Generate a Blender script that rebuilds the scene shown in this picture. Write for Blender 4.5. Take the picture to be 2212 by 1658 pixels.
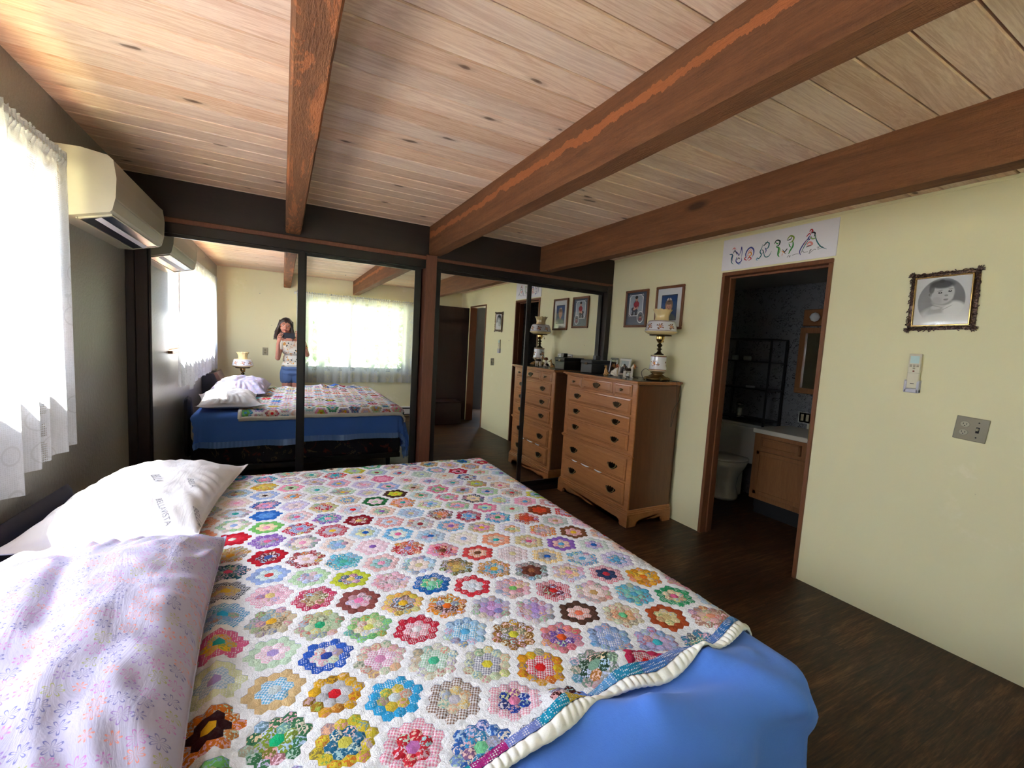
import bpy, bmesh, math, random
from mathutils import Vector, Matrix, noise as mnoise
random.seed(7)
for o in list(bpy.data.objects): bpy.data.objects.remove(o)
SC = bpy.context.scene
COL = SC.collection
R = math.radians
sin, cos, pi = math.sin, math.cos, math.pi

# ------------------------------------------------------------------ camera
F_PX = 938.86
ROLL, PITCH, YAW = 0.0577, -0.0883, 0.4891
def _cam_axes():
    f = Vector((sin(YAW)*cos(PITCH), cos(YAW)*cos(PITCH), sin(PITCH)))
    rt = Vector((cos(YAW), -sin(YAW), 0)); up = rt.cross(f)
    Rr = cos(ROLL)*rt + sin(ROLL)*up; U = -sin(ROLL)*rt + cos(ROLL)*up
    return Rr, U, f
CX, CU, CF = _cam_axes()
EYE = Vector((0, 0, 1.38))
cam = bpy.data.cameras.new('camera'); cam_o = bpy.data.objects.new('camera', cam); COL.objects.link(cam_o)
cam.sensor_fit = 'HORIZONTAL'; cam.sensor_width = 36; cam.lens = F_PX*36/2212; cam.clip_start = 0.01; cam.clip_end = 200
m4 = Matrix.Identity(4)
for i in range(3): m4[i][0] = CX[i]; m4[i][1] = CU[i]; m4[i][2] = -CF[i]; m4[i][3] = EYE[i]
cam_o.matrix_world = m4
SC.camera = cam_o

# ------------------------------------------------------------------ light
SC.view_settings.view_transform = 'Standard'; SC.view_settings.look = 'None'
SC.view_settings.gamma = 1; SC.view_settings.use_curve_mapping = False
SC.view_settings.exposure = 2.1
SC.cycles.use_denoising = True
SC.cycles.max_bounces = 14; SC.cycles.diffuse_bounces = 7; SC.cycles.glossy_bounces = 6
SC.cycles.transparent_max_bounces = 16; SC.cycles.sample_clamp_indirect = 8
W = bpy.data.worlds.new('world'); SC.world = W; W.use_nodes = True
wn = W.node_tree; wn.nodes.clear()
w_out = wn.nodes.new('ShaderNodeOutputWorld'); w_bg = wn.nodes.new('ShaderNodeBackground')
w_g = wn.nodes.new('ShaderNodeTexGradient'); w_t = wn.nodes.new('ShaderNodeTexCoord'); w_m = wn.nodes.new('ShaderNodeMapping')
w_r = wn.nodes.new('ShaderNodeValToRGB')
w_m.inputs['Rotation'].default_value = (0, R(90), 0)
wn.links.new(w_t.outputs['Generated'], w_m.inputs['Vector']); wn.links.new(w_m.outputs[0], w_g.inputs[0])
wn.links.new(w_g.outputs['Fac'], w_r.inputs[0])
w_r.color_ramp.elements[0].position = 0.0; w_r.color_ramp.elements[0].color = (0.93, 0.96, 1.0, 1)
w_r.color_ramp.elements[1].position = 0.6; w_r.color_ramp.elements[1].color = (0.60, 0.77, 1.0, 1)
w_s = wn.nodes.new('ShaderNodeSeparateXYZ'); wn.links.new(w_t.outputs['Generated'], w_s.inputs[0])
w_y = wn.nodes.new('ShaderNodeMapRange'); w_y.inputs[1].default_value = -.65; w_y.inputs[2].default_value = -.15; w_y.inputs[3].default_value = .07; w_y.inputs[4].default_value = 1.0
wn.links.new(w_s.outputs[1], w_y.inputs[0])
w_x = wn.nodes.new('ShaderNodeVectorMath'); w_x.operation = 'SCALE'; wn.links.new(w_r.outputs[0], w_x.inputs[0]); wn.links.new(w_y.outputs[0], w_x.inputs['Scale'])
wn.links.new(w_x.outputs[0], w_bg.inputs[0]); w_bg.inputs[1].default_value = 10.0
wn.links.new(w_bg.outputs[0], w_out.inputs[0])
sun = bpy.data.lights.new('sun', 'SUN'); sun.energy = 38; sun.angle = R(0.6); sun.color = (1, 0.93, 0.82)
sun_o = bpy.data.objects.new('sun', sun); COL.objects.link(sun_o)
sun_o.rotation_euler = Vector((-0.46, -0.05, 1.0)).to_track_quat('Z', 'Y').to_euler()
def portal(name, loc, rot, sx, sy):
    l = bpy.data.lights.new(name, 'AREA'); l.shape = 'RECTANGLE'; l.size = sx; l.size_y = sy
    l.cycles.is_portal = True
    o = bpy.data.objects.new(name, l); COL.objects.link(o); o.location = loc; o.rotation_euler = rot
portal('portal_left_window', (-0.955, 1.3, 1.575), (0, R(-90), 0), 0.81, 2.2)
portal('portal_back_window', (1.115, -0.76, 1.375), (R(90), 0, 0), 1.63, 1.11)

# ------------------------------------------------------------------ mesh helpers
def lin(c):
    return tuple((x/12.92 if x <= .04045 else ((x+.055)/1.055)**2.4) for x in c)
def rgb(r, g, b): return lin((r/255, g/255, b/255))
class MB:
    def __init__(s): s.v = []; s.f = []; s.m = []; s.c = []; s.c2 = []; s.p = []
    def add(s, vs, fs, m=0, c=None, c2=None, p=0.0):
        n = len(s.v); s.v.extend([tuple(x) for x in vs])
        for i, f in enumerate(fs):
            s.f.append(tuple(n+k for k in f)); s.m.append(m); s.c.append(c); s.c2.append(c2 or c); s.p.append(p)
        return s
    def grid(s, fn, nu, nv, m=0, close_u=False, close_v=False, c=None, flip=False):
        vs = [fn(i/nu, j/nv) for i in range(nu+1) for j in range(nv+1)]
        fs = []
        for i in range(nu):
            for j in range(nv):
                a = i*(nv+1)+j; q = (a, a+nv+1, a+nv+2, a+1)
                fs.append(q[::-1] if flip else q)
        return s.add(vs, fs, m, c)
    def box(s, x0, x1, y0, y1, z0, z1, b=0.0, m=0, seg=1, c=None, M=None):
        if b <= 0:
            vs = [(x, y, z) for x in (x0, x1) for y in (y0, y1) for z in (z0, z1)]
            fs = [(0,1,3,2),(4,6,7,5),(0,4,5,1),(2,3,7,6),(0,2,6,4),(1,5,7,3)]
        else:
            bm = bmesh.new(); bmesh.ops.create_cube(bm, size=1)
            for v in bm.verts:
                v.co = Vector(((x0+x1)/2+v.co.x*(x1-x0), (y0+y1)/2+v.co.y*(y1-y0), (z0+z1)/2+v.co.z*(z1-z0)))
            bb = min(b, .49*min(x1-x0, y1-y0, z1-z0))
            bmesh.ops.bevel(bm, geom=list(bm.edges), offset=bb, segments=seg, affect='EDGES', profile=.5)
            bm.verts.ensure_lookup_table()
            vs = [v.co.copy() for v in bm.verts]; fs = [[v.index for v in f.verts] for f in bm.faces]; bm.free()
        if M is not None: vs = [M @ Vector(v) for v in vs]
        return s.add(vs, fs, m, c)
    def lathe(s, prof, seg=32, ctr=(0,0,0), m=0, M=None, colfn=None, rad=None, cap=True):
        cx, cy, cz = ctr; n = len(prof); vs = []
        for k in range(seg):
            a = 2*pi*k/seg
            for (r, z) in prof:
                rr = r if rad is None else rad(a, r, z)
                zz = z
                if isinstance(rr, tuple): rr, zz = rr
                vs.append((cx+rr*cos(a), cy+rr*sin(a), cz+zz))
        if M is not None: vs = [M @ Vector(v) for v in vs]
        base = len(s.v); s.v.extend([tuple(v) for v in vs])
        for k in range(seg):
            for i in range(n-1):
                a0 = k*n+i; b0 = ((k+1) % seg)*n+i
                s.f.append((base+a0, base+b0, base+b0+1, base+a0+1)); s.m.append(m)
                cc = colfn(2*pi*(k+.5)/seg, (prof[i][1]+prof[i+1][1])/2) if colfn else None
                s.c.append(cc); s.c2.append(cc); s.p.append(0)
        if cap:
            for i, fl in ((0, 1), (n-1, 0)):
                if prof[i][0] > 1e-5:
                    ring = [base+k*n+i for k in range(seg)]
                    s.f.append(tuple(ring[::-1] if fl else ring)); s.m.append(m); s.c.append(None); s.c2.append(None); s.p.append(0)
        return s
    def tube(s, pts, r, seg=8, m=0, closed=False, c=None):
        pts = [Vector(p) for p in pts]; n = len(pts); rs = r if isinstance(r, (list, tuple)) else [r]*n
        vs = []; up = Vector((0, 0, 1)); prev = None
        for i, p in enumerate(pts):
            if closed: t = pts[(i+1) % n]-pts[i-1]
            else: t = pts[min(i+1, n-1)]-pts[max(i-1, 0)]
            t.normalize()
            a = prev if prev is not None else (up if abs(t.z) < .9 else Vector((1, 0, 0)))
            x = (a - t*a.dot(t)); x.normalize(); y = t.cross(x); prev = x
            for k in range(seg):
                q = 2*pi*k/seg; vs.append(p + x*cos(q)*rs[i] + y*sin(q)*rs[i])
        fs = []
        for i in range(n if closed else n-1):
            for k in range(seg):
                j = (i+1) % n
                fs.append((i*seg+k, i*seg+(k+1) % seg, j*seg+(k+1) % seg, j*seg+k))
        if not closed:
            fs.append(tuple(range(seg))[::-1]); fs.append(tuple((n-1)*seg+k for k in range(seg)))
        return s.add(vs, fs, m, c)
    def prism(s, poly, x0, x1, axis='x', m=0, c=None):
        n = len(poly)
        def P(a, b, t):
            return {'x': (t, a, b), 'y': (a, t, b), 'z': (a, b, t)}[axis]
        vs = [P(a, b, x0) for a, b in poly]+[P(a, b, x1) for a, b in poly]
        fs = [tuple(range(n))[::-1], tuple(range(n, 2*n))]+[(i, (i+1) % n, n+(i+1) % n, n+i) for i in range(n)]
        return s.add(vs, fs, m, c)
    def hull(s, pts, m=0, c=None):
        bm = bmesh.new()
        for p in pts: bm.verts.new(p)
        r = bmesh.ops.convex_hull(bm, input=list(bm.verts))
        dead = [v for v in bm.verts if not v.link_faces]
        for v in dead: bm.verts.remove(v)
        bm.verts.index_update(); bm.verts.ensure_lookup_table()
        s.add([v.co.copy() for v in bm.verts], [[v.index for v in f.verts] for f in bm.faces], m, c); bm.free()
        return s
    def build(s, name, mats, parent=None, smooth=False, angle=None, loc=None):
        me = bpy.data.meshes.new(name); me.from_pydata(s.v, [], s.f)
        if not isinstance(mats, (list, tuple)): mats = [mats]
        for mt in mats: me.materials.append(mt)
        for i, p in enumerate(me.polygons): p.material_index = s.m[i]
        if any(c is not None for c in s.c):
            a = me.color_attributes.new('Col', 'FLOAT_COLOR', 'CORNER'); b = me.color_attributes.new('Col2', 'FLOAT_COLOR', 'CORNER')
            q = me.attributes.new('pt', 'FLOAT', 'FACE')
            buf = []; buf2 = []
            for i, p in enumerate(me.polygons):
                c = s.c[i] or (1, 1, 1); d = s.c2[i] or c
                for _ in range(p.loop_total): buf.extend((c[0], c[1], c[2], 1)); buf2.extend((d[0], d[1], d[2], 1))
            a.data.foreach_set('color', buf); b.data.foreach_set('color', buf2); q.data.foreach_set('value', s.p)
        me.update()
        bm = bmesh.new(); bm.from_mesh(me); bmesh.ops.recalc_face_normals(bm, faces=bm.faces); bm.to_mesh(me); bm.free()
        if smooth:
            me.polygons.foreach_set('use_smooth', [True]*len(me.polygons))
            if angle: me.set_sharp_from_angle(angle=R(angle))
        o = bpy.data.objects.new(name, me); COL.objects.link(o)
        if loc is not None: o.location = loc
        if parent is not None: o.parent = parent
        return o
def empty(name, loc=(0, 0, 0), rz=0):
    o = bpy.data.objects.new(name, None); COL.objects.link(o); o.location = loc; o.rotation_euler = (0, 0, rz); o.empty_display_size = .05
    return o
def tag(o, label=None, cat=None, group=None, kind=None):
    if label: o['label'] = label
    if cat: o['category'] = cat
    if group: o['group'] = group
    if kind: o['kind'] = kind
    return o
def struct(o, label, cat='room structure'): return tag(o, label, cat, kind='structure')
def copy_tree(o, parent=None):
    c = o.copy(); COL.objects.link(c); c.parent = parent
    for ch in [x for x in o.children]: copy_tree(ch, c)
    return c
def pix(px, py, axis, val):
    d = CX*((px-1106)/F_PX) + CU*(-(py-829)/F_PX) + CF
    t = (val-EYE[axis])/d[axis]; return EYE + d*t

# ------------------------------------------------------------------ materials
class NT:
    def __init__(s, name):
        s.mat = bpy.data.materials.new(name); s.mat.use_nodes = True; s.t = s.mat.node_tree; s.t.nodes.clear()
        s.out = s.t.nodes.new('ShaderNodeOutputMaterial')
    def n(s, typ, ins=None, **kw):
        nd = s.t.nodes.new('ShaderNode'+typ)
        for k, v in kw.items(): setattr(nd, k, v)
        for k, v in (ins or {}).items():
            if isinstance(v, bpy.types.NodeSocket): s.t.links.new(v, nd.inputs[k])
            elif isinstance(v, tuple) and len(v) == 3 and nd.inputs[k].type == 'RGBA': nd.inputs[k].default_value = (*v, 1)
            else: nd.inputs[k].default_value = v
        return nd
    def math(s, op, a, b=None, c=None):
        ins = {0: a}
        if b is not None: ins[1] = b
        if c is not None: ins[2] = c
        return s.n('Math', ins, operation=op).outputs[0]
    def mix(s, f, a, b, mode='MIX'):
        nd = s.n('Mix', data_type='RGBA', blend_type=mode)
        for k, v in ((0, f), (6, a), (7, b)):
            if isinstance(v, bpy.types.NodeSocket): s.t.links.new(v, nd.inputs[k])
            elif isinstance(v, tuple): nd.inputs[k].default_value = (*v, 1)
            else: nd.inputs[k].default_value = v
        return nd.outputs[2]
    def ramp(s, f, stops, interp='LINEAR'):
        nd = s.n('ValToRGB', {0: f}); cr = nd.color_ramp; cr.interpolation = interp
        while len(cr.elements) < len(stops): cr.elements.new(.5)
        for e, (p, c) in zip(cr.elements, stops):
            e.position = p; e.color = (*c, 1) if isinstance(c, tuple) else (c, c, c, 1)
        return nd.outputs[0]
    def obj(s): return s.n('TexCoord').outputs['Object']
    def map(s, v, scale=(1, 1, 1), rot=(0, 0, 0), loc=(0, 0, 0)):
        return s.n('Mapping', {'Vector': v, 'Scale': Vector(scale), 'Rotation': Vector(rot), 'Location': Vector(loc)}).outputs[0]
    def noise(s, v, scale, detail=4, rough=.55, dist=0.0, out='Fac'):
        return s.n('TexNoise', {'Vector': v, 'Scale': scale, 'Detail': detail, 'Roughness': rough, 'Distortion': dist}).outputs[out]
    def bump(s, h, st=.3, d=.01, n=None):
        ins = {'Height': h, 'Strength': st, 'Distance': d}
        if n is not None: ins['Normal'] = n
        return s.n('Bump', ins).outputs[0]
    def bsdf(s, col, rough=.5, metal=0.0, normal=None, spec=.5, **kw):
        ins = {'Base Color': col, 'Roughness': rough, 'Metallic': metal, 'Specular IOR Level': spec}
        if normal is not None: ins['Normal'] = normal
        ins.update(kw)
        b = s.n('BsdfPrincipled', ins); return b.outputs[0]
    def done(s, sh): s.t.links.new(sh, s.out.inputs[0]); return s.mat
def plain(name, c, rough=.5, metal=0.0, spec=.5, bump=0, bs=60, **kw):
    m = NT(name)
    nm = None
    v = m.obj(); nz = m.noise(v, bs, 3)
    if bump: nm = m.bump(nz, bump, .004)
    col = m.mix(m.math('MULTIPLY', nz, .16), tuple(c), tuple(x*.75 for x in c))
    return m.done(m.bsdf(col, rough, metal, nm, spec, **kw))
def wood(name, light, dark, axis='x', scale=1.0, rough=.45, bump=.15, knots=0.0, contrast=1.0, spec=.4, board_attr=False, coat=0.0):
    m = NT(name); v = m.obj()
    st = {'x': (1.0, 14, 14), 'y': (14, 1.0, 14), 'z': (14, 14, 1.0)}[axis]
    if board_attr:
        at = m.n('Attribute', attribute_name='pt').outputs['Fac']
        v = m.n('VectorMath', {0: v, 1: m.n('CombineXYZ', {0: m.math('MULTIPLY', at, 7.3), 1: m.math('MULTIPLY', at, 3.1), 2: m.math('MULTIPLY', at, 19.7)}).outputs[0]}, operation='ADD').outputs[0]
    v1 = m.map(v, tuple(k*scale for k in st))
    big = m.noise(m.map(v, tuple(k*scale*.12 for k in st)), 2.0, 3, .5)
    wv = m.n('VectorMath', {0: v1, 1: m.n('CombineXYZ', {0: m.math('MULTIPLY', big, 2.0), 1: m.math('MULTIPLY', big, 2.0), 2: m.math('MULTIPLY', big, 2.0)}).outputs[0]}, operation='ADD').outputs[0]
    n1 = m.noise(wv, 2.2, 6, .6, .6)
    bands = m.math('FRACT', m.math('MULTIPLY', n1, 7.0))
    bands = m.math('ABSOLUTE', m.math('SUBTRACT', bands, .5))
    f = m.math('MULTIPLY_ADD', bands, .55*contrast, m.math('MULTIPLY', n1, .6))
    fine = m.noise(m.map(v, tuple(k*scale*6 for k in st)), 6, 3, .6)
    f = m.math('ADD', m.math('MULTIPLY', f, .85), m.math('MULTIPLY', m.math('SUBTRACT', fine, .5), .35*contrast))
    f = m.math('MULTIPLY_ADD', m.math('SUBTRACT', big, .5), .5*contrast, f)
    col = m.ramp(f, [(.15, tuple(light)), (.85, tuple(dark))])
    if knots > 0:
        ks = {'x': (2.6, 7, 7), 'y': (7, 2.6, 7), 'z': (7, 7, 2.6)}[axis]
        vk = m.map(v, tuple(k*scale for k in ks))
        vk = m.n('VectorMath', {0: vk, 1: m.n('VectorMath', {0: m.noise(v, 9*scale, 2, .5, 0, 'Color'), 'Scale': .22}, operation='SCALE').outputs[0]}, operation='ADD').outputs[0]
        vo = m.n('TexVoronoi', {'Vector': vk, 'Scale': knots, 'Randomness': 1.0}).outputs['Distance']
        k = m.ramp(vo, [(0.035, 1.0), (0.07, .8), (.085, .25), (.16, 0.0)])
        col = m.mix(k, col, tuple(x*.28 for x in dark))
    if board_attr:
        hs = m.n('HueSaturation', {'Color': col, 'Value': m.math('MULTIPLY_ADD', m.math('FRACT', m.math('MULTIPLY', at, 11.7)), .14, .93), 'Saturation': m.math('MULTIPLY_ADD', m.math('FRACT', m.math('MULTIPLY', at, 5.3)), .2, .88)})
        col = hs.outputs[0]
    nm = m.bump(m.math('ADD', f, m.math('MULTIPLY', fine, .6)), bump, .003)
    return m.done(m.bsdf(col, rough, 0, nm, spec, **{'Coat Weight': coat, 'Coat Roughness': .2}))

def mk_wall(name, c, glossy=.55, bumpy=.12, sc=40, blot=.0):
    m = NT(name); v = m.obj()
    n1 = m.noise(v, 1.1, 4, .6); n2 = m.noise(v, sc, 4, .65); n3 = m.noise(v, 5.5, 5, .7)
    col = m.mix(m.math('MULTIPLY', n1, .25), tuple(c), tuple((c[0]*.93, c[1]*.93, c[2]*.84)))
    if blot:
        b = m.ramp(n3, [(.56, 0.0), (.66, 1.0)])
        g = m.ramp(m.noise(v, .9, 2), [(.5, 0.0), (.62, 1.0)])
        col = m.mix(m.math('MULTIPLY', m.math('MULTIPLY', b, g), blot), col, tuple(x*1.25 for x in c[:2])+(c[2]*1.6,))
    sp = m.n('TexVoronoi', {'Vector': v, 'Scale': 3.1, 'Randomness': 1.0}).outputs['Distance']
    col = m.mix(m.ramp(sp, [(.008, .8), (.014, 0.0)]), col, (.12, .08, .05))
    return m.done(m.bsdf(col, glossy, 0, m.bump(n2, bumpy, .006), .5))

M = {}
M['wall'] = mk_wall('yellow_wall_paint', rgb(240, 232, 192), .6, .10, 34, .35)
M['wall_left'] = mk_wall('textured_left_wall_shaded', rgb(148, 144, 136), .36, .55, 45)  # same yellow paint as the other walls, greyed to carry its shade
M['white'] = plain('white_enamel', rgb(235, 233, 226), .4)
M['plastic'] = plain('ivory_plastic', rgb(172, 166, 148), .42)
M['plastic2'] = plain('lilac_plastic', rgb(208, 205, 220), .45)
M['plate'] = plain('khaki_plate', rgb(140, 130, 104), .35)
M['plate_i'] = plain('khaki_socket', rgb(165, 156, 130), .35)
M['black'] = plain('black_metal', (.012, .012, .014), .4)
M['slot'] = plain('black_slot', (.01, .008, .008), .8)
M['boxblk'] = plain('black_vinyl', (.012, .012, .013), .32, bump=.2)
M['frame_dk'] = plain('dark_bronze_frame', (.016, .013, .013), .3, .3)
M['jamb'] = wood('dark_stained_trim', (.024, .012, .009), (.011, .006, .005), 'z', 1.0, .5, .12)
M['header'] = wood('dark_stained_header', (.024, .011, .008), (.010, .006, .005), 'x', 1.0, .55, .15)
M['post'] = wood('red_brown_post', (.15, .050, .026), (.07, .022, .013), 'z', 1.0, .5, .15, knots=.35)
M['doorframe'] = wood('red_brown_casing', (.24, .092, .040), (.12, .044, .02), 'z', 1.2, .45, .12)
M['doorbrown'] = wood('dark_brown_door', (.036, .016, .013), (.022, .010, .008), 'z', .6, .32, .05)
M['oak'] = wood('oak_cabinet', (.32, .14, .052), (.18, .072, .028), 'z', 1.2, .4, .1, knots=.4)
M['brass'] = plain('polished_brass', (.65, .43, .16), .22, 1.0)
M['abrass'] = plain('antique_brass', (.26, .17, .07), .34, 1.0)
M['dkbrass'] = plain('dark_antique_brass', (.07, .045, .022), .32, 1.0)
M['mirror'] = None
m = NT('mirror_glass'); v = m.obj()
vo = m.n('TexVoronoi', {'Vector': v, 'Scale': 16.0, 'Randomness': 1.0}).outputs['Distance']
spk = m.math('MULTIPLY', m.ramp(vo, [(.03, 1.0), (.055, 0.0)]), m.ramp(m.noise(v, 2.0, 2), [(.50, 0.0), (.60, 1.0)]))
g = m.n('BsdfGlossy', {'Color': (.94, .95, .94), 'Roughness': 0.0}).outputs[0]
d = m.n('BsdfDiffuse', {'Color': (.8, .82, .85)}).outputs[0]
M['mirror'] = m.done(m.n('MixShader', {0: m.math('MULTIPLY', spk, .5), 1: g, 2: d}).outputs[0])
m = NT('window_glass')
gl = m.n('BsdfGlossy', {'Roughness': 0.02}).outputs[0]; tr = m.n('BsdfTransparent', {'Color': (.95, .97, .97)}).outputs[0]
M['glass'] = m.done(m.n('MixShader', {0: .06, 1: tr, 2: gl}).outputs[0])
m = NT('picture_glass')
M['pglass'] = m.done(m.n('MixShader', {0: .05, 1: m.n('BsdfTransparent').outputs[0], 2: m.n('BsdfGlossy', {'Roughness': .03}).outputs[0]}).outputs[0])
# painted colours carried by the mesh
def attr_mat(name, rough=.5, spec=.4, metal=0.0, bump=0.0, coat=0.0):
    m = NT(name); c = m.n('Attribute', attribute_name='Col').outputs['Color']
    nm = m.bump(m.noise(m.obj(), 70, 3), bump, .003) if bump else None
    return m.done(m.bsdf(c, rough, metal, nm, spec, **{'Coat Weight': coat, 'Coat Roughness': .08}))
M['print'] = attr_mat('photo_print', .35)
M['glasspaint'] = attr_mat('painted_milk_glass', .18, .6, coat=.4)
M['ceramic'] = attr_mat('painted_ceramic', .25, .6)
# ceiling boards
M['pine'] = wood('whitewashed_pine_boards', rgb(238, 210, 182), rgb(190, 142, 112), 'x', .8, .55, .08, knots=1.25, contrast=1.15, spec=.3, board_attr=True)
# rough beams with a ragged orange wane
def beam_mat():
    m = NT('rough_sawn_beam'); v = m.obj()
    n1 = m.noise(m.map(v, (12, 1.0, 12)), 2.5, 6, .65, .5); saw = m.noise(m.map(v, (2, 60, 2)), 2.0, 3, .6)
    fine = m.noise(m.map(v, (60, 9, 60)), 3, 4, .7)
    f = m.math('ADD', m.math('MULTIPLY', n1, .75), m.math('MULTIPLY', fine, .3))
    col = m.ramp(f, [(.25, (.27, .110, .042)), (.8, (.095, .036, .016))])
    ge = m.n('NewGeometry'); sep = m.n('SeparateXYZ', {0: v}); 
    wob = m.math('MULTIPLY', m.math('SUBTRACT', m.noise(m.map(v, (0.3, 3.5, .3)), 1.6, 7, .72), .5), .10)
    zc = m.math('ADD', m.math('ADD', sep.outputs[2], wob), -.145)
    wid = m.math('MULTIPLY_ADD', m.noise(m.map(v, (.3, 2, .3)), 2.0, 3), .05, -.008)
    band = m.math('GREATER_THAN', wid, m.math('ABSOLUTE', zc))
    side = m.math('LESS_THAN', m.n('SeparateXYZ', {0: ge.outputs['Normal']}).outputs[0], -.5)
    at = m.n('Attribute', attribute_name='pt').outputs['Fac']
    bottom = m.math('LESS_THAN', m.n('SeparateXYZ', {0: ge.outputs['Normal']}).outputs[2], -.5)
    wane2 = m.ramp(m.noise(m.map(v, (9, 1.4, 1)), 1.5, 5, .75, .8), [(.52, 0.0), (.56, 1.0)])
    fac = m.math('MULTIPLY', m.math('MULTIPLY', band, side), m.math('LESS_THAN', m.math('ABSOLUTE', m.math('SUBTRACT', at, .5)), .3))
    fac2 = m.math('MULTIPLY', m.math('MULTIPLY', bottom, wane2), m.math('LESS_THAN', at, .2))
    col = m.mix(m.math('MULTIPLY', m.math('MAXIMUM', fac, m.math('MULTIPLY', fac2, .8)), .85), col, m.mix(fine, (.52, .17, .055), (.32, .10, .035)))
    kn = m.n('TexVoronoi', {'Vector': m.map(v, (5, 1.6, 5)), 'Scale': 1.0, 'Randomness': 1.0}).outputs['Distance']
    col = m.mix(m.ramp(kn, [(.07, .8), (.16, 0.0)]), col, (.03, .013, .008))
    h = m.math('ADD', m.math('ADD', m.math('MULTIPLY', fine, 1.0), m.math('MULTIPLY', saw, .5)), m.math('MULTIPLY', fac, -.8))
    return m.done(m.bsdf(col, .75, 0, m.bump(h, .75, .008), .25))
M['beam'] = beam_mat()
# floor
def floor_mat():
    m = NT('worn_brown_vinyl_floor'); v = m.obj()
    br = m.n('TexBrick', {'Vector': m.map(v, (1, 1, 1)), 'Color1': (0.2, 0.2, 0.2), 'Color2': (.8, .8, .8), 'Mortar': (0, 0, 0), 'Scale': 1.0, 'Mortar Size': .0012, 'Brick Width': 1.22, 'Row Height': .19, 'Bias': 0.0})
    brf = m.n('SeparateColor', {0: br.outputs['Color']}).outputs[0]
    v2 = m.n('VectorMath', {0: v, 1: m.n('CombineXYZ', {0: m.math('MULTIPLY', brf, 5.0), 1: m.math('MULTIPLY', brf, 3.0), 2: 0.0}).outputs[0]}, operation='ADD').outputs[0]
    n1 = m.noise(m.map(v2, (1.6, 18, 1)), 1.6, 7, .7, .7); n2 = m.noise(m.map(v2, (5, 70, 1)), 2.0, 4, .7); n3 = m.noise(v, 1.6, 4, .6)
    f = m.math('ADD', m.math('MULTIPLY', n1, .8), m.math('MULTIPLY', m.math('SUBTRACT', n2, .5), .6))
    f = m.math('ADD', f, m.math('MULTIPLY', m.math('SUBTRACT', n3, .5), .5))
    f = m.math('ADD', f, m.math('MULTIPLY', m.math('SUBTRACT', brf, .5), .12))
    col = m.ramp(f, [(.22, (.014, .006, .003)), (.42, (.058, .025, .010)), (.64, (.18, .086, .034))])
    col = m.mix(m.math('MULTIPLY', br.outputs['Fac'], .5), col, (.02, .012, .008))
    return m.done(m.bsdf(col, m.math('MULTIPLY_ADD', n3, .3, .30), 0, m.bump(f, .06, .002), .3))
M['floor'] = floor_mat()
# fabric
def fleece(name, c, sheen=.5):
    m = NT(name); v = m.obj(); n = m.noise(v, 260, 4, .8); n2 = m.noise(v, 14, 4, .6)
    col = m.mix(m.math('MULTIPLY', n2, .35), tuple(c), tuple(x*.82 for x in c))
    h = m.math('ADD', m.math('MULTIPLY', n, .35), n2)
    return m.done(m.bsdf(col, .95, 0, m.bump(h, .3, .006), .1, **{'Sheen Weight': sheen, 'Sheen Roughness': .5}))
M['blanket'] = fleece('blue_fleece', rgb(82, 128, 222), .15)
M['satin'] = plain('blue_satin', rgb(96, 140, 215), .28, spec=.7)
def quilt_mat():
    m = NT('patchwork_quilt'); v = m.obj()
    c1 = m.n('Attribute', attribute_name='Col').outputs['Color']; c2 = m.n('Attribute', attribute_name='Col2').outputs['Color']
    pt = m.n('Attribute', attribute_name='pt').outputs['Fac']
    dots = m.math('LESS_THAN', m.n('TexVoronoi', {'Vector': v, 'Scale': 210.0, 'Randomness': .15}).outputs['Distance'], .33)
    speck = m.math('GREATER_THAN', m.noise(v, 170, 2, .6), .53)
    sx = m.n('SeparateXYZ', {0: m.map(v, (1, 1, 1), (0, 0, .5))})
    gx = m.math('GREATER_THAN', m.math('SINE', m.math('MULTIPLY', sx.outputs[0], 1100.0)), 0.0); gy = m.math('GREATER_THAN', m.math('SINE', m.math('MULTIPLY', sx.outputs[1], 1100.0)), 0.0)
    ging = m.math('MULTIPLY', m.math('ADD', gx, gy), .5)
    def sel(k): return m.math('COMPARE', pt, float(k), .1)
    f = m.math('ADD', m.math('ADD', m.math('MULTIPLY', sel(1), dots), m.math('MULTIPLY', sel(2), ging)), m.math('MULTIPLY', sel(3), speck))
    col = m.mix(f, c1, c2)
    n = m.noise(m.map(v, (1, .7, 1)), 75, 5, .75, 1.5); n2 = m.noise(v, 160, 3, .7)
    col = m.mix(m.math('MULTIPLY', m.ramp(n2, [(.3, 1.0), (.5, 0.0)]), .12), col, (.2, .18, .17))
    return m.done(m.bsdf(col, .9, 0, m.bump(m.math('ADD', n, m.math('MULTIPLY', n2, .5)), 1.0, .009), .15))
M['quilt'] = quilt_mat()
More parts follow.
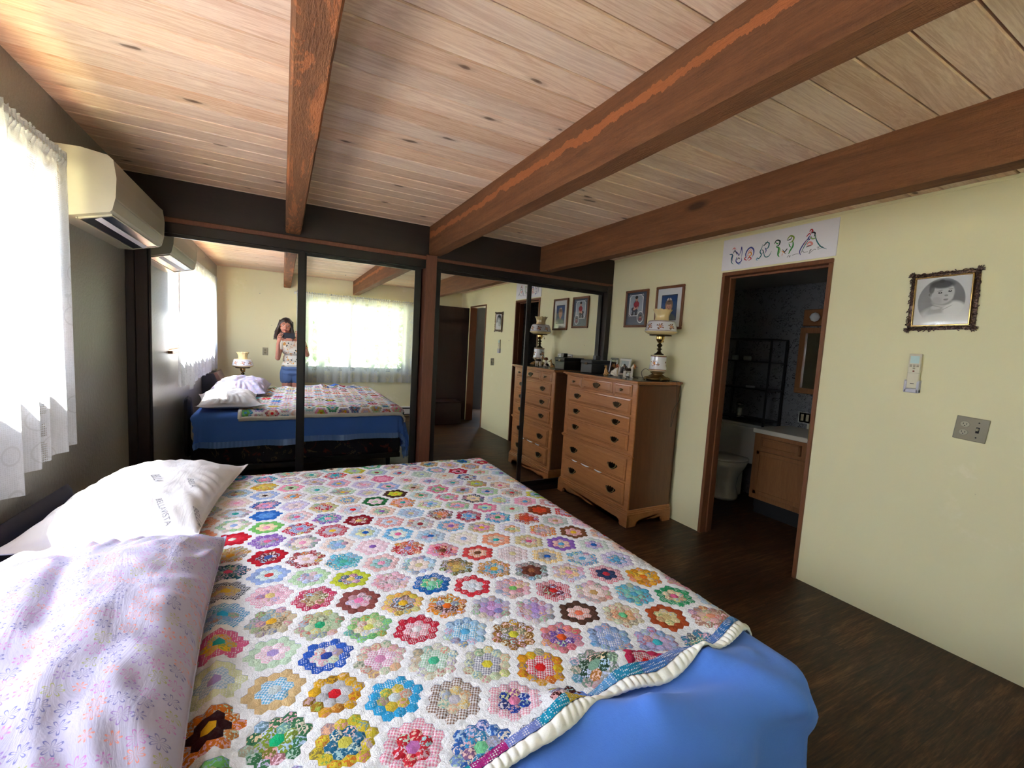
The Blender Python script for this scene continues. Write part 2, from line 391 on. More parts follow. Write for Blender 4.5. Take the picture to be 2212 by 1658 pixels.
def pillow_mat(name, c, flowers):
    m = NT(name); v = m.obj()
    n = m.noise(m.map(v, (9, 2.5, 3), (0, 0, .5)), 2.0, 5, .6, 1.0); weave = m.noise(v, 400, 2)
    col = m.mix(m.math('MULTIPLY', m.noise(v, 3, 3), .25), tuple(c), tuple(x*.88 for x in c))
    if flowers:
        flat = m.map(v, (1, 1, 0))
        vo = m.n('TexVoronoi', {'Vector': flat, 'Scale': 34.0, 'Randomness': .35})
        loc = m.n('VectorMath', {0: flat, 1: vo.outputs['Position']}, operation='SUBTRACT').outputs[0]
        s = m.n('SeparateXYZ', {0: loc})
        ln = m.n('VectorMath', {0: loc}, operation='LENGTH').outputs['Value']
        rr = m.math('MULTIPLY', ln, 34.0)
        rnd = m.n('SeparateColor', {0: vo.outputs['Color']})
        ang = m.math('ADD', m.math('ARCTAN2', s.outputs[1], s.outputs[0]), m.math('MULTIPLY', rnd.outputs[1], 3.0))
        pet = m.math('ABSOLUTE', m.math('SINE', m.math('MULTIPLY', ang, 3.5)))
        R0 = m.math('MULTIPLY', pet, .44)
        dd = m.math('ABSOLUTE', m.math('SUBTRACT', rr, R0))
        line = m.math('LESS_THAN', dd, .045)
        mask = m.math('MULTIPLY', line, m.math('LESS_THAN', rr, .46))
        fc = m.ramp(rnd.outputs[0], [(0.0, rgb(110, 110, 170)), (.25, rgb(190, 120, 190)), (.5, rgb(226, 140, 120)), (.75, rgb(165, 170, 100)), (.9, rgb(150, 120, 190))], 'CONSTANT')
        col = m.mix(m.math('MULTIPLY', mask, .85), col, fc)
    return m.done(m.bsdf(col, .85, 0, m.bump(m.math('ADD', n, m.math('MULTIPLY', weave, .03)), .35, .012), .2))
M['pillow'] = pillow_mat('white_ticking', rgb(218, 216, 222), False)
M['pillow2'] = pillow_mat('floral_pillowcase', rgb(182, 178, 204), True)
M['cushion'] = plain('dark_velvet', (.022, .020, .032), .8, bump=.5, bs=30)
M['leather'] = wood('brown_backrest_leather', (.16, .075, .055), (.06, .03, .035), 'x', 1.0, .4, .3)
# lace
def lace_mat(name, sc=1.0):
    m = NT(name); uv = m.n('TexCoord').outputs['UV']
    v = m.map(uv, (1, 1, 1))
    s = m.n('SeparateXYZ', {0: v})
    # floral clumps
    clump = m.n('TexVoronoi', {'Vector': v, 'Scale': 9.0*sc, 'Randomness': .8}).outputs['Distance']
    warp = m.n('VectorMath', {0: v, 1: m.n('VectorMath', {0: m.noise(v, 14*sc, 3, .6, 0, 'Color'), 'Scale': .05}, operation='SCALE').outputs[0]}, operation='ADD').outputs[0]
    pet = m.n('TexVoronoi', {'Vector': warp, 'Scale': 34.0*sc, 'Randomness': 1.0}, feature='DISTANCE_TO_EDGE').outputs['Distance']
    flower = m.math('MAXIMUM', m.math('LESS_THAN', clump, .36), m.math('LESS_THAN', m.math('ABSOLUTE', m.math('SUBTRACT', clump, .52)), .035))
    holes = m.n('TexVoronoi', {'Vector': v, 'Scale': 150.0*sc, 'Randomness': .25}).outputs['Distance']
    hole = m.math('LESS_THAN', holes, .34)
    band = m.math('GREATER_THAN', m.math('SINE', m.math('MULTIPLY_ADD', s.outputs[0], 26.0, 2.2)), .45)
    leafy = m.math('GREATER_THAN', m.noise(v, 17*sc, 2, .5, .8), .47)
    gx = m.math('GREATER_THAN', m.math('SINE', m.math('MULTIPLY', s.outputs[0], 900.0*sc)), -.25); gz = m.math('GREATER_THAN', m.math('SINE', m.math('MULTIPLY', s.outputs[2] if False else s.outputs[1], 760.0*sc)), -.2)
    openm = m.math('MULTIPLY', m.math('MULTIPLY', gx, gz), m.math('MULTIPLY', band, leafy))
    relief = m.math('MULTIPLY', m.math('MULTIPLY_ADD', m.noise(v, 40*sc, 4, .7, 1.5), .5, -.10), .5)
    thin = m.math('MULTIPLY_ADD', hole, .10, relief)
    line = m.math('MULTIPLY', m.math('LESS_THAN', m.math('ABSOLUTE', m.math('SUBTRACT', clump, .40)), .02), .22)
    alpha = m.math('MAXIMUM', m.math('MULTIPLY', openm, .92), m.math('MAXIMUM', thin, line))
    c = (.62, .64, .69)
    cloth = m.n('MixShader', {0: .55, 1: m.n('BsdfDiffuse', {'Color': c}).outputs[0], 2: m.n('BsdfTranslucent', {'Color': c}).outputs[0]}).outputs[0]
    return m.done(m.n('MixShader', {0: alpha, 1: cloth, 2: m.n('BsdfTransparent').outputs[0]}).outputs[0])
M['lace'] = lace_mat('white_lace')
#@@SCENE
# ------------------------------------------------------------------ room shell
XL, XR, YB, YF, ZC = -0.843, 2.925, -0.65, 3.465, 2.28
def holed_wall(name, mt, axis, p0, p1, a0, a1, z0, z1, holes, label):
    """slab between p0..p1 on axis, spanning a0..a1 and z0..z1, with rectangular holes (a,b,zlo,zhi)"""
    b = MB(); cuts = sorted({a0, a1, *[h[0] for h in holes], *[h[1] for h in holes]})
    for i in range(len(cuts)-1):
        c0, c1 = cuts[i], cuts[i+1]; mid = (c0+c1)/2
        segs = [(z0, z1)]
        for h in holes:
            if h[0] < mid < h[1]:
                ns = []
                for s0, s1 in segs:
                    if h[2] > s0: ns.append((s0, min(h[2], s1)))
                    if h[3] < s1: ns.append((max(h[3], s0), s1))
                segs = ns
        for s0, s1 in segs:
            if s1-s0 < 1e-4: continue
            if axis == 'x': b.box(p0, p1, c0, c1, s0, s1)
            else: b.box(c0, c1, p0, p1, s0, s1)
    return struct(b.build(name, mt), label, 'wall')
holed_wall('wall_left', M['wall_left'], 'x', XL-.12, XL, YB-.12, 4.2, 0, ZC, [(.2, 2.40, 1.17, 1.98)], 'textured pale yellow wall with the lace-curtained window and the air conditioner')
holed_wall('wall_back', M['wall'], 'y', YB-.12, YB, XL, XR, 0, ZC, [(.30, 1.93, .82, 1.93)], 'yellow wall behind the photographer, seen in the mirrors')
holed_wall('wall_right', M['wall'], 'x', XR, XR+.11, YB-.12, 4.2, 0, ZC, [(1.495, 2.205, 0, 1.99), (-.2, .445, 0, 2.0)], 'pale yellow wall with the dark bathroom doorway and the baby portrait')
struct(MB().box(XL, XR, 4.1, 4.2, 0, ZC).build('wall_closet', M['jamb']), 'dark wall at the back of the closet behind the mirrored doors', 'wall')
# floor
struct(MB().box(-1.2, 5.2, -1.6, 4.3, -.06, 0).build('floor', M['floor']), 'worn dark brown wood-look floor', 'floor')
# ceiling boards with v-grooves
b = MB(); y = .502-.128*14; k = 0
while y < 4.25:
    for (x0, x1) in ((XL-.12, .07), (.07, 1.08), (1.08, 2.1), (2.1, 3.15)):
        n = len(b.f)
        b.add([(x0, y+.0030, ZC+.03), (x1, y+.0030, ZC+.03), (x1, y+.0030, ZC+.005), (x0, y+.0030, ZC+.005), (x0, y+.0060, ZC), (x1, y+.0060, ZC),
               (x1, y+.1220, ZC), (x0, y+.1220, ZC), (x1, y+.1250, ZC+.005), (x0, y+.1250, ZC+.005), (x1, y+.1250, ZC+.03), (x0, y+.1250, ZC+.03)],
              [(0, 1, 2, 3), (3, 2, 5, 4), (4, 5, 6, 7), (7, 6, 8, 9), (9, 8, 10, 11)], c=(1, 1, 1), p=((k*37) % 101)/101)
        k += 1
    y += .128
b.box(XL-.3, 3.3, -1.0, 4.4, ZC+.029, ZC+.12, c=(1, 1, 1))
struct(b.build('ceiling', M['pine']), 'ceiling of whitewashed knotty pine boards', 'ceiling')
# beams
def beam(x0, x1, y0, y1, att, label):
    b = MB(); n = 60; rnd = random.Random(int(att*10)+3)
    def jit(i, s): return (mnoise.noise(Vector((i*.55, s*7.1, att*9))))*.004
    rows = []
    for i in range(n+1):
        yy = y0+(y1-y0)*i/n
        a0, a1, z = jit(i, 1), jit(i, 2), jit(i, 3)*.7
        rows.append([(x0, yy, .221), (x0+a0*.6, yy, .012+z), (x0+.007+a0*.6, yy, z), (x1-.007+a1*.6, yy, z), (x1+a1*.6, yy, .012+z), (x1, yy, .221)])
    vs = [p for r in rows for p in r]; fs = []
    for i in range(n):
        for j in range(5): fs.append((i*6+j, (i+1)*6+j, (i+1)*6+j+1, i*6+j+1))
        fs.append((i*6+5, (i+1)*6+5, (i+1)*6, i*6))
    fs.append((0, 1, 2, 3, 4, 5)); fs.append(tuple(n*6+k for k in (5, 4, 3, 2, 1, 0)))
    b.add(vs, fs, c=(1, 1, 1), p=att)
    o = b.build('ceiling_beam', M['beam']); o.location = (0, 0, 2.06)
    return tag(o, label, 'beam')
beam(.012, .108, YB, YF, 0.0, 'rough brown ceiling beam nearest the air conditioner, with orange wane underneath')
beam(1.027, 1.127, YB, YF, .5, 'long brown middle ceiling beam with a ragged orange streak, meeting the closet post')
beam(2.062, 2.162, YB, YF, 1.0, 'dark brown ceiling beam nearest the bathroom door wall')
# closet header, ledge, track, jambs, post
b = MB(); b.box(XL, XR, YF, YF+.12, 2.045, ZC); b.build('x', M['header']) if False else None
struct(b.build('trim_1', M['header']), 'dark stained header board above the mirrored closet doors', 'header')
b = MB(); b.box(XL, 1.007, YF-.012, YF+.02, 2.018, 2.048, .004); b.box(1.098, XR, YF-.004, YF+.02, 2.018, 2.044, .004)
struct(b.build('trim_2', M['post']), 'thin red-brown ledge under the closet header', 'trim')
b = MB(); b.box(-.738, 1.007, YF+.001, YF+.13, 1.955, 2.02, .003); b.box(1.098, XR-.06, YF+.001, YF+.13, 1.96, 2.02, .003)
struct(b.build('trim_3', M['frame_dk']), 'black sliding track along the top of the mirrored doors', 'track')
b = MB(); b.box(-.738, 1.007, YF, YF+.13, 0, .045, .003); b.box(1.098, XR-.06, YF, YF+.13, 0, .045, .003)
struct(b.build('trim_4', M['frame_dk']), 'black floor track under the mirrored doors', 'track')
b = MB(); b.box(XL, -.80, YF-.006, YF+.13, 0, 2.04, .003); b.box(-.80, -.738, YF+.004, YF+.13, 0, 2.02, .003)
struct(b.build('trim_5', M['jamb']), 'dark jamb between the left wall and the first mirror', 'jamb')
b = MB(); b.box(2.865, XR, YF-.004, YF+.13, 0, 2.03, .003)
struct(b.build('trim_6', M['jamb']), 'dark jamb between the last mirror and the right wall', 'jamb')
struct(MB().box(1.007, 1.098, YF-.006, YF+.14, 0, 2.06, .004).build('trim_7', M['post']), 'red-brown post between the two mirrored closets', 'post')
# mirrored sliding doors
def mdoor(x0, x1, y, fl, fr, label, ztop=1.935):
    e = empty('mirrored_closet_door', ((x0+x1)/2, y, 0)); cx = (x0+x1)/2
    MB().box(x0-cx, x1-cx, 0, .004, .085, ztop).build('mirror', M['mirror'], e)
    b = MB()
    b.box(x0-fl-cx, x0-cx, -.008, .022, .05, ztop+.024, .002); b.box(x1-cx, x1+fr-cx, -.008, .022, .05, ztop+.024, .002)
    b.box(x0-cx, x1-cx, -.008, .022, ztop, ztop+.024, .002); b.box(x0-cx, x1-cx, -.008, .022, .05, .085, .002)
    b.box(x0-cx, x1-cx, .005, .016, .085, ztop)
    b.build('frame', M['frame_dk'], e)
    return tag(e, label, 'mirror door')
mdoor(-.725, .093, 3.49, .012, .046, 'mirrored sliding door nearest the window wall, reflecting the air conditioner and the woman')
mdoor(.15, .94, 3.535, .02, .05, 'mirrored sliding door left of the closet post, reflecting the wide lace curtain')
mdoor(1.14, 1.96, 3.49, .042, .042, 'mirrored sliding door right of the closet post, reflecting the brown door')
mdoor(2.01, 2.845, 3.535, .02, .018, 'mirrored sliding door beside the dresser, reflecting the lamp and framed photos')
# bathroom door casing
b = MB(); X0, X1 = XR-.012, XR+.122
b.box(X0, X1, 1.474, 1.497, 0, 1.985, .002); b.box(X0, X1, 2.197, 2.222, 0, 1.985, .002); b.box(X0, X1, 1.474, 2.222, 1.985, 2.012, .003)
b.box(XR+.05, XR+.075, 1.497, 1.507, 0, 1.973); b.box(XR+.05, XR+.075, 2.187, 2.197, 0, 1.973); b.box(XR+.05, XR+.075, 1.497, 2.197, 1.973, 1.985)
o = struct(b.build('trim_8', M['doorframe']), 'red-brown wooden frame of the bathroom doorway', 'door frame')
MB().box(XR-.0135, XR+.0, 1.49, 1.4975, .90, 1.0, .001).build('strike_plate', M['abrass'], o)
# caulk / paint ragged edge
b = MB(); X0, X1 = XR-.010, XR+.115
b.box(X0, X1, -.215, -.19, 0, 1.995, .002); b.box(X0, X1, .44, .465, 0, 1.995, .002); b.box(X0, X1, -.215, .465, 1.995, 2.02, .003)
struct(b.build('trim_9', M['doorframe']), 'dark frame of the hallway doorway, seen in the mirror', 'door frame')
# hallway beyond
hall = MB(); hall.box(4.3, 4.4, -1.4, .95, 0, 2.28); hall.box(XR+.11, 4.4, .95, 1.05, 0, 2.28); hall.box(XR+.11, 3.9, -1.5, -1.4, 0, 2.28); hall.box(XR+.11, 4.4, -1.5, 1.05, 2.25, 2.3); hall.box(XR, XR+.11, -1.5, YB-.12, 0, 2.28)
struct(hall.build('wall_hall', plain('grey_hall_paint', rgb(110, 110, 120), .7)), 'grey hallway wall beyond the doorway, seen in the mirror', 'wall')
# brown entrance door, swung open into the room
e = empty('door_1', (2.9, -.225, 0))
MB().box(-.76, 0, -.02, .02, .012, 1.985, .003).build('door_panel', M['doorbrown'], e)
kb = MB().lathe([(0, 0), (.03, 0), (.03, .008), (.012, .014), (.012, .035), (.026, .045), (.030, .058), (.022, .070), (0, .074)], 20, M=Matrix.Translation((-.70, .02, .96)) @ Matrix.Rotation(-pi/2, 4, 'X'))
kb.build('door_knob', M['abrass'], e, True)
for z in (.2, 1.0, 1.75): MB().box(-.005, .01, -.028, -.018, z, z+.09, .002).build('hinge', M['dkbrass'], e)
struct(e, 'dark brown door standing open, seen in the mirror', 'door')
# windows
wf = wood('window_wood', (.42, .22, .13), (.26, .12, .06), 'y', 1.0, .5, .1)
e = empty('window_1', (XL, 1.3, 1.575)); b = MB(); dx0, dx1 = -.115, -.03
for (a, c, z0, z1) in ((-1.1, -1.06, -.405, .405), (1.06, 1.1, -.405, .405), (-.02, .02, -.405, .405), (-1.1, 1.1, -.405, -.365), (-1.1, 1.1, .365, .405)):
    b.box(dx0, dx1, a, c, z0, z1, .004)
b.build('window_frame', wf, e)
MB().box(-.075, -.07, -1.06, 1.06, -.365, .365).build('pane', M['glass'], e)
MB().box(-.03, .03, -1.12, 1.12, -.43, -.405, .004).build('window_sill', wf, e)
struct(e, 'wide window in the left wall behind white lace, wooden sill', 'window')
e = empty('window_2', (1.115, YB, 1.375)); b = MB(); wd = plain('dark_window_frame', (.10, .07, .06), .5)
for (a, c, z0, z1) in ((-.815, -.785, -.555, .555), (.785, .815, -.555, .555), (-.12, -.085, -.555, .555), (-.815, .815, -.555, -.52), (-.815, .815, .52, .555)):
    b.box(a, c, -.115, -.03, z0, z1, .004)
b.build('window_frame', wd, e)
MB().box(-.785, .785, -.075, -.07, -.52, .52).build('pane', M['glass'], e)
MB().box(-.83, .83, -.03, .02, -.58, -.555, .004).build('window_sill', wd, e)
struct(e, 'window in the back wall behind lace, seen in the mirrors', 'window')
# mountains of detail: thin white bead under the right-wall beam
struct(MB().box(XR-.006, XR, YB, YF, 2.262, 2.28, .002).build('trim_10', M['wall']), 'narrow painted strip where the right wall meets the ceiling', 'trim')

# ------------------------------------------------------------------ curtains
def curtain(name, axis, a0, a1, ztop, zbot, plane, label, group, folds=9, amp=.016, seed=1, hem=None, uvo=0.0, into=1):
    """hanging lace sheet; axis 'y' = hangs along y at x=plane, axis 'x' = along x at y=plane"""
    rnd = random.Random(seed); nu, nv = 140, 60
    b = MB(); uvs = []
    w = a1-a0
    ph = [rnd.uniform(0, 6.28) for _ in range(4)]
    def P(u, v):
        a = a0 + w*u; t = v
        zb = zbot + (hem(u) if hem else 0)
        zz = ztop+.03 - (ztop+.03-zb)*t
        rip = sin(u*folds*2*pi+ph[0])*.6 + sin(u*folds*3.7+ph[1])*.3 + sin(u*folds*11+ph[2])*.12*(1-t)
        k = amp*(.35+.9*t)
        if t < .05: k = amp*.5; rip = sin(u*folds*9*2*pi*.5+ph[3])*.9
        d = plane + into*(rip*k)
        a += .008*sin(u*folds*2*pi*1+ph[1])*t
        z = zz + (.008*sin(u*folds*21+ph[2]) if t < .01 else 0)
        return (d, a, z) if axis == 'y' else (a, d, z)
    b.grid(P, nu, nv)
    o = b.build(name, M['lace'], None, True)
    me = o.data; uvl = me.uv_layers.new(name='UVMap')
    for p in me.polygons:
        for li in p.loop_indices:
            co = me.vertices[me.loops[li].vertex_index].co
            a = co.y if axis == 'y' else co.x
            uvl.data[li].uv = ((a-a0)*1.25+uvo, co.z*1.0)
    return tag(o, label, 'curtain', group)
def rod(a0, a1, z, plane, axis, label):
    P = (lambda a, d, zz: (plane+d, a, zz)) if axis == 'y' else (lambda a, d, zz: (a, plane+d, zz))
    wall = XL if axis == 'y' else YB
    e = empty('curtain_rod', P((a0+a1)/2, 0, z)); ox = Vector(P((a0+a1)/2, 0, z)); s = wall-plane
    pts = [P(a0-.012, s, z), P(a0-.012, s*.3, z), P(a0, 0, z), P(a1, 0, z), P(a1+.012, s*.3, z), P(a1+.012, s, z)]
    MB().tube([Vector(p)-ox for p in pts], .006, 8).build('rod', M['white'], e, True)
    for a in (a0-.012, a1+.012):
        q = Vector(P(a, s, z))-ox
        MB().box(q.x-.012, q.x+.012, q.y-.012, q.y+.012, -.02, .02, .002).build('bracket', M['white'], e)
    return tag(e, label, 'curtain rod')
PX = XL+.078; PY = YB+.075
rod(.08, 2.42, 2.005, PX, 'y', 'thin white rod carrying the lace curtains on the left wall')
rod(.18, 2.04, 2.0, PY, 'x', 'thin white rod carrying the lace curtains on the back wall, seen in the mirror')
curtain('lace_curtain', 'y', 1.98, 2.425, 2.0, .865, PX, 'white lace curtain panel next to the air conditioner', None, 4, .018, 3, lambda u: -.02*(1-u)-.0*u)
curtain('lace_curtain', 'y', .09, 2.00, 2.0, .86, PX+.006, 'white lace curtain panel cut off by the left edge of the photo', None, 13, .018, 5, lambda u: -.07*max(0, u-.8)/.2, 3.1)
curtain('lace_curtain', 'x', .19, 1.03, 2.0, .60, PY, 'lace curtain panel behind the woman, seen in the mirror', None, 7, .016, 8, None, 5.2)
curtain('lace_curtain', 'x', 1.035, 2.03, 2.0, .615, PY, 'lace curtain panel nearest the closet post in the mirror, glowing green', None, 7, .016, 11, None, 7.7)

# ------------------------------------------------------------------ air conditioner
e = empty('air_conditioner', (XL, 2.93, 1.95)); L = .42
prof = [(.0, .135), (.10, .140), (.185, .128), (.203, .112), (.212, .04), (.208, -.04), (.196, -.093), (.188, -.102), (.06, -.138), (0, -.142)]
b = MB(); n = len(prof)
b.prism(prof, -L, L, 'y'); bod = b.build('body', M['plastic'], e)
b = MB()  # end caps slightly proud
pr2 = [(x*1.0+.0005, z*1.004) for x, z in prof]
for s in (-1, 1): MB().prism([(x*1.006, z*1.01) for x, z in prof], s*L, s*(L+.012), 'y').build('end_cap', M['plastic'], e)
ac_in = plain('dark_navy_outlet', (.012, .016, .035), .3)
# outlet on the slanting underside
Ms = Matrix.Translation((.124, 0, -.121)) @ Matrix.Rotation(math.atan2(.036, .128), 4, 'Y').inverted()
MB().box(-.052, .058, -L+.05, L-.03, -.003, .004, .001, M=Ms).build('air_outlet', ac_in, e)
for k, x in enumerate((.006,)):
    Mv = Ms @ Matrix.Translation((x, 0, -.006)) @ Matrix.Rotation(-.25, 4, 'Y')
    MB().box(-.012, .012, -L+.06, L-.04, -.0015, .0015, .001, M=Mv).build('louver', M['plastic2'], e)
b = MB(); b.box(-.060, -.053, -L+.03, L-.01, -.006, .002, .001, M=Ms); b.box(.058, .064, -L+.03, L-.01, -.006, .002, .001, M=Ms)
b.box(-.06, .064, L-.03, L-.015, -.006, .002, .001, M=Ms); b.box(-.06, .064, -L+.035, -L+.05, -.006, .002, .001, M=Ms)
b.build('outlet_rim', M['plastic'], e)
MB().box(.2085, .2100, -L, L, -.052, -.0505).build('panel_seam', plain('grey_seam', (.3, .28, .25), .5), e)
tag(e, 'cream wall-mounted air conditioner beside the left lace curtain', 'air conditioner')
# ------------------------------------------------------------------ bed
BX0, BX1, BY0, BY1, BZ = -.69, 1.15, .50, 2.50, .645
def drape(u, v, off=0.0, r=.05, flare=.10, fold=.02, kf=15.0, ph=0.0):
    x0, x1, y0, y1 = BX0+r, BX1-r, BY0+r, BY1-r
    cx = min(max(u, x0), x1); cy = min(max(v, y0), y1)
    sx, sy = u-cx, v-cy; d = math.hypot(sx, sy)
    if d < 1e-9: return Vector((u, v, BZ+off))
    dx, dy = sx/d, sy/d; R_ = r+off
    if d < r*pi/2:
        a = d/r; return Vector((cx+dx*R_*sin(a), cy+dy*R_*sin(a), BZ+off-R_*(1-cos(a))))
    h = d - r*pi/2
    t = (u*dy*1.0 - v*dx)  # coordinate along the edge
    ang = math.atan2(sy, sx)
    w = fold*min(1, h/.25)*(sin(t*kf+ph)+.5*sin(t*kf*1.83+ph*2)+.9*sin(ang*7+ph)*(1 if abs(sx*sy) > 1e-6 else 0))
    return Vector((cx+dx*(R_+flare*h+w), cy+dy*(R_+flare*h+w), BZ+off-R_-h*.985))
e = empty('bed', ((BX0+BX1)/2, (BY0+BY1)/2, 0)); ex, ey = e.location.x, e.location.y
MB().box(BX0-ex, BX1-ex, BY0-ey, BY1-ey, .38, BZ-.004, .06, seg=4).build('mattress', plain('dim_mattress', (.5, .5, .52), .9), e, True)
m = NT('dark_floral_box_spring'); v = m.obj()
n1 = m.noise(v, 4.5, 5, .65, 2.0); n2 = m.noise(m.map(v, (1, 1, 1), (0, 0, 0), (4, 2, 1)), 3.2, 5, .6, 2.5)
col = m.ramp(n1, [(.58, (.010, .010, .020)), (.62, (.11, .02, .02)), (.70, (.17, .045, .03)), (.73, (.012, .012, .02))])
col = m.mix(m.ramp(n2, [(.60, 0.0), (.615, .6), (.635, 0.0)]), col, (.35, .25, .12))
bs = m.done(m.bsdf(col, .7))
MB().box(BX0-ex, BX1-ex-.02, BY0-ey+.02, BY1-ey-.02, .17, .375, .02, seg=2).build('box_spring', bs, e, True)
b = MB(); b.box(BX0-ex, BX1-ex-.02, BY0-ey+.02, BY0-ey+.06, .12, .17, .004); b.box(BX0-ex, BX1-ex-.02, BY1-ey-.06, BY1-ey-.02, .12, .17, .004); b.box(BX1-ex-.06, BX1-ex-.02, BY0-ey+.02, BY1-ey-.02, .12, .17, .004)
b.build('bed_frame', M['black'], e)
for sx in (-.8, .8):
    for sy in (-.85, .85): MB().box(sx-.02, sx+.02, sy-.02, sy+.02, 0, .125, .003).build('leg', M['black'], e)
tag(e, 'wide bed with a dark floral box spring under the blue blanket', 'bed')
# blue fleece blanket
def hemdrop(u, v): return 0
UX0, UX1, VY0, VY1 = BX0-.02, BX1+.40, BY0-.33, BY1+.225
def bump_top(u, v):
    z = 0
    # soft folds by the near foot corner
    def ridge(ax, ay, bx, by, w, h):
        px, py = u-ax, v-ay; lx, ly = bx-ax, by-ay; L2 = lx*lx+ly*ly; t = max(0, min(1, (px*lx+py*ly)/L2))
        d2 = (px-lx*t)**2+(py-ly*t)**2
        return h*math.exp(-d2/(w*w))*(1-.3*t)
    z += ridge(.66, .70, 1.02, .60, .030, .026) + ridge(.50, .64, .84, .44, .045, .042) + ridge(.66, .57, 1.04, .50, .030, .026) + ridge(.9, .62, 1.12, .42, .03, .024)
    z += ridge(.1, .5, .45, .60, .05, .020)
    z += .003*mnoise.noise(Vector((u*4, v*4, 3)))
    return z
def blanket_pt(u, v, extra=0.0):
    p = drape(u, v, .006+extra, .06, .10, .020, 13, .7)
    z = bump_top(u, v)
    inside = max(0, 1-max(0, (BY0+.06)-v)/.08)*max(0, 1-max(0, u-(BX1-.06))/.08)
    p.z += z*inside
    if v < BY0+.06: p.y -= z*1.0*(1-inside)
    if u > BX1-.06: p.x += z*(1-inside)
    return p
b = MB(); NU, NV = 130, 150
b.grid(lambda a, c: blanket_pt(UX0+(UX1-UX0)*a, VY0+(VY1-VY0)*c), NU, NV)
o = b.build('blanket', M['blanket'], None, True)
tag(o, 'blue fleece blanket draped over the bed beneath the quilt', 'blanket')
def satin(path_fn, n):
    b = MB()
    for i in range(n):
        pass
    b.grid(path_fn, n, 4); return b
tr = MB()
def pleat(t): return .0025*sin(t*2*pi*38)
tr.grid(lambda a, c: blanket_pt(UX0+(UX1-UX0)*a, VY1-.004+.055*c, .003+pleat(a*1.9)), 260, 4)
tr.grid(lambda a, c: blanket_pt(UX0+(UX1-UX0)*a, VY0+.004-.055*c, .003+pleat(a*1.9)), 200, 4)
tr.grid(lambda a, c: blanket_pt(UX1-.004+.055*c, VY0+(VY1-VY0)*a, .003+pleat(a*2.4)), 260, 4)
tr.build('satin_trim', M['satin'], o, True)
# ------------------------------------------------------------------ quilt
QX0, QX1, QY1 = -.315, 1.225, 2.515
SP = .1205; dC = SP/5.19615
QROT = R(2.5); OQ = Vector((.191, 1.174))
def qnear(u):  # near cut of the patchwork
    return .622+.083*max(0, min(1, (u-.30)/.85)) + .010*sin(u*11+1.2)+.006*sin(u*23)
def qz(u, v):
    z = .004*mnoise.noise(Vector((u*6, v*6, 0))) + .0025*mnoise.noise(Vector((u*17, v*17, 4)))
    z += .020*math.exp(-((u+.115-.03*sin(v*3))/.022)**2)*max(0, min(1, (1.55-v)/.4))   # long fold beside the floral pillow
    dn = v-qnear(u)
    z += .010*math.exp(-(dn/.06)**2)*(sin(u*19+.5)+.6*sin(u*31))
    return z
def quilt_pt(u, v, h=0.0):
    p = drape(u, v, .020+h, .06, .08, .008, 20, 1.0)
    k = 1.0 if (BX0 < u < BX1-.05) else .3
    p.z += qz(u, v)*k
    z = bump_top(u, v); inside = max(0, 1-max(0, (BY0+.06)-v)/.08)*max(0, 1-max(0, u-(BX1-.06))/.08)
    p.z += z*inside
    if u > BX1-.06: p.x += z*(1-inside)
    return p
rq = random.Random(21)
PAL = [('1a5fb4', 3), ('c01c3c', 3), ('e01b24', 2), ('f6a6c8', 5), ('e66a9a', 3), ('8f63c0', 2), ('b9a0dc', 4), ('5fb0e0', 4), ('2a9fd0', 3), ('2f9e6a', 2), ('7cc66a', 3), ('1f6b3a', 1), ('f2c230', 3), ('e8892c', 3), ('7a4a2c', 2), ('4a2a20', 1), ('a2343c', 2), ('c9a06a', 3), ('d8c898', 4), ('e9c8b8', 3), ('9fb7e8', 4), ('b8d8b0', 3), ('d0d840', 2), ('2b2b4a', 1), ('f0a080', 2), ('c8b8c8', 3), ('30b0b0', 2), ('d84848', 2)]
def hx(s): return rgb(int(s[0:2], 16), int(s[2:4], 16), int(s[4:6], 16))
PB = [hx(a) for a, w in PAL for _ in range(w)]
WHITE = rgb(248, 247, 252); FOLD_SHADE = rgb(228, 214, 186)
def pale(c, k): return tuple(c[i]*(1-k)+WHITE[i]*k for i in range(3))
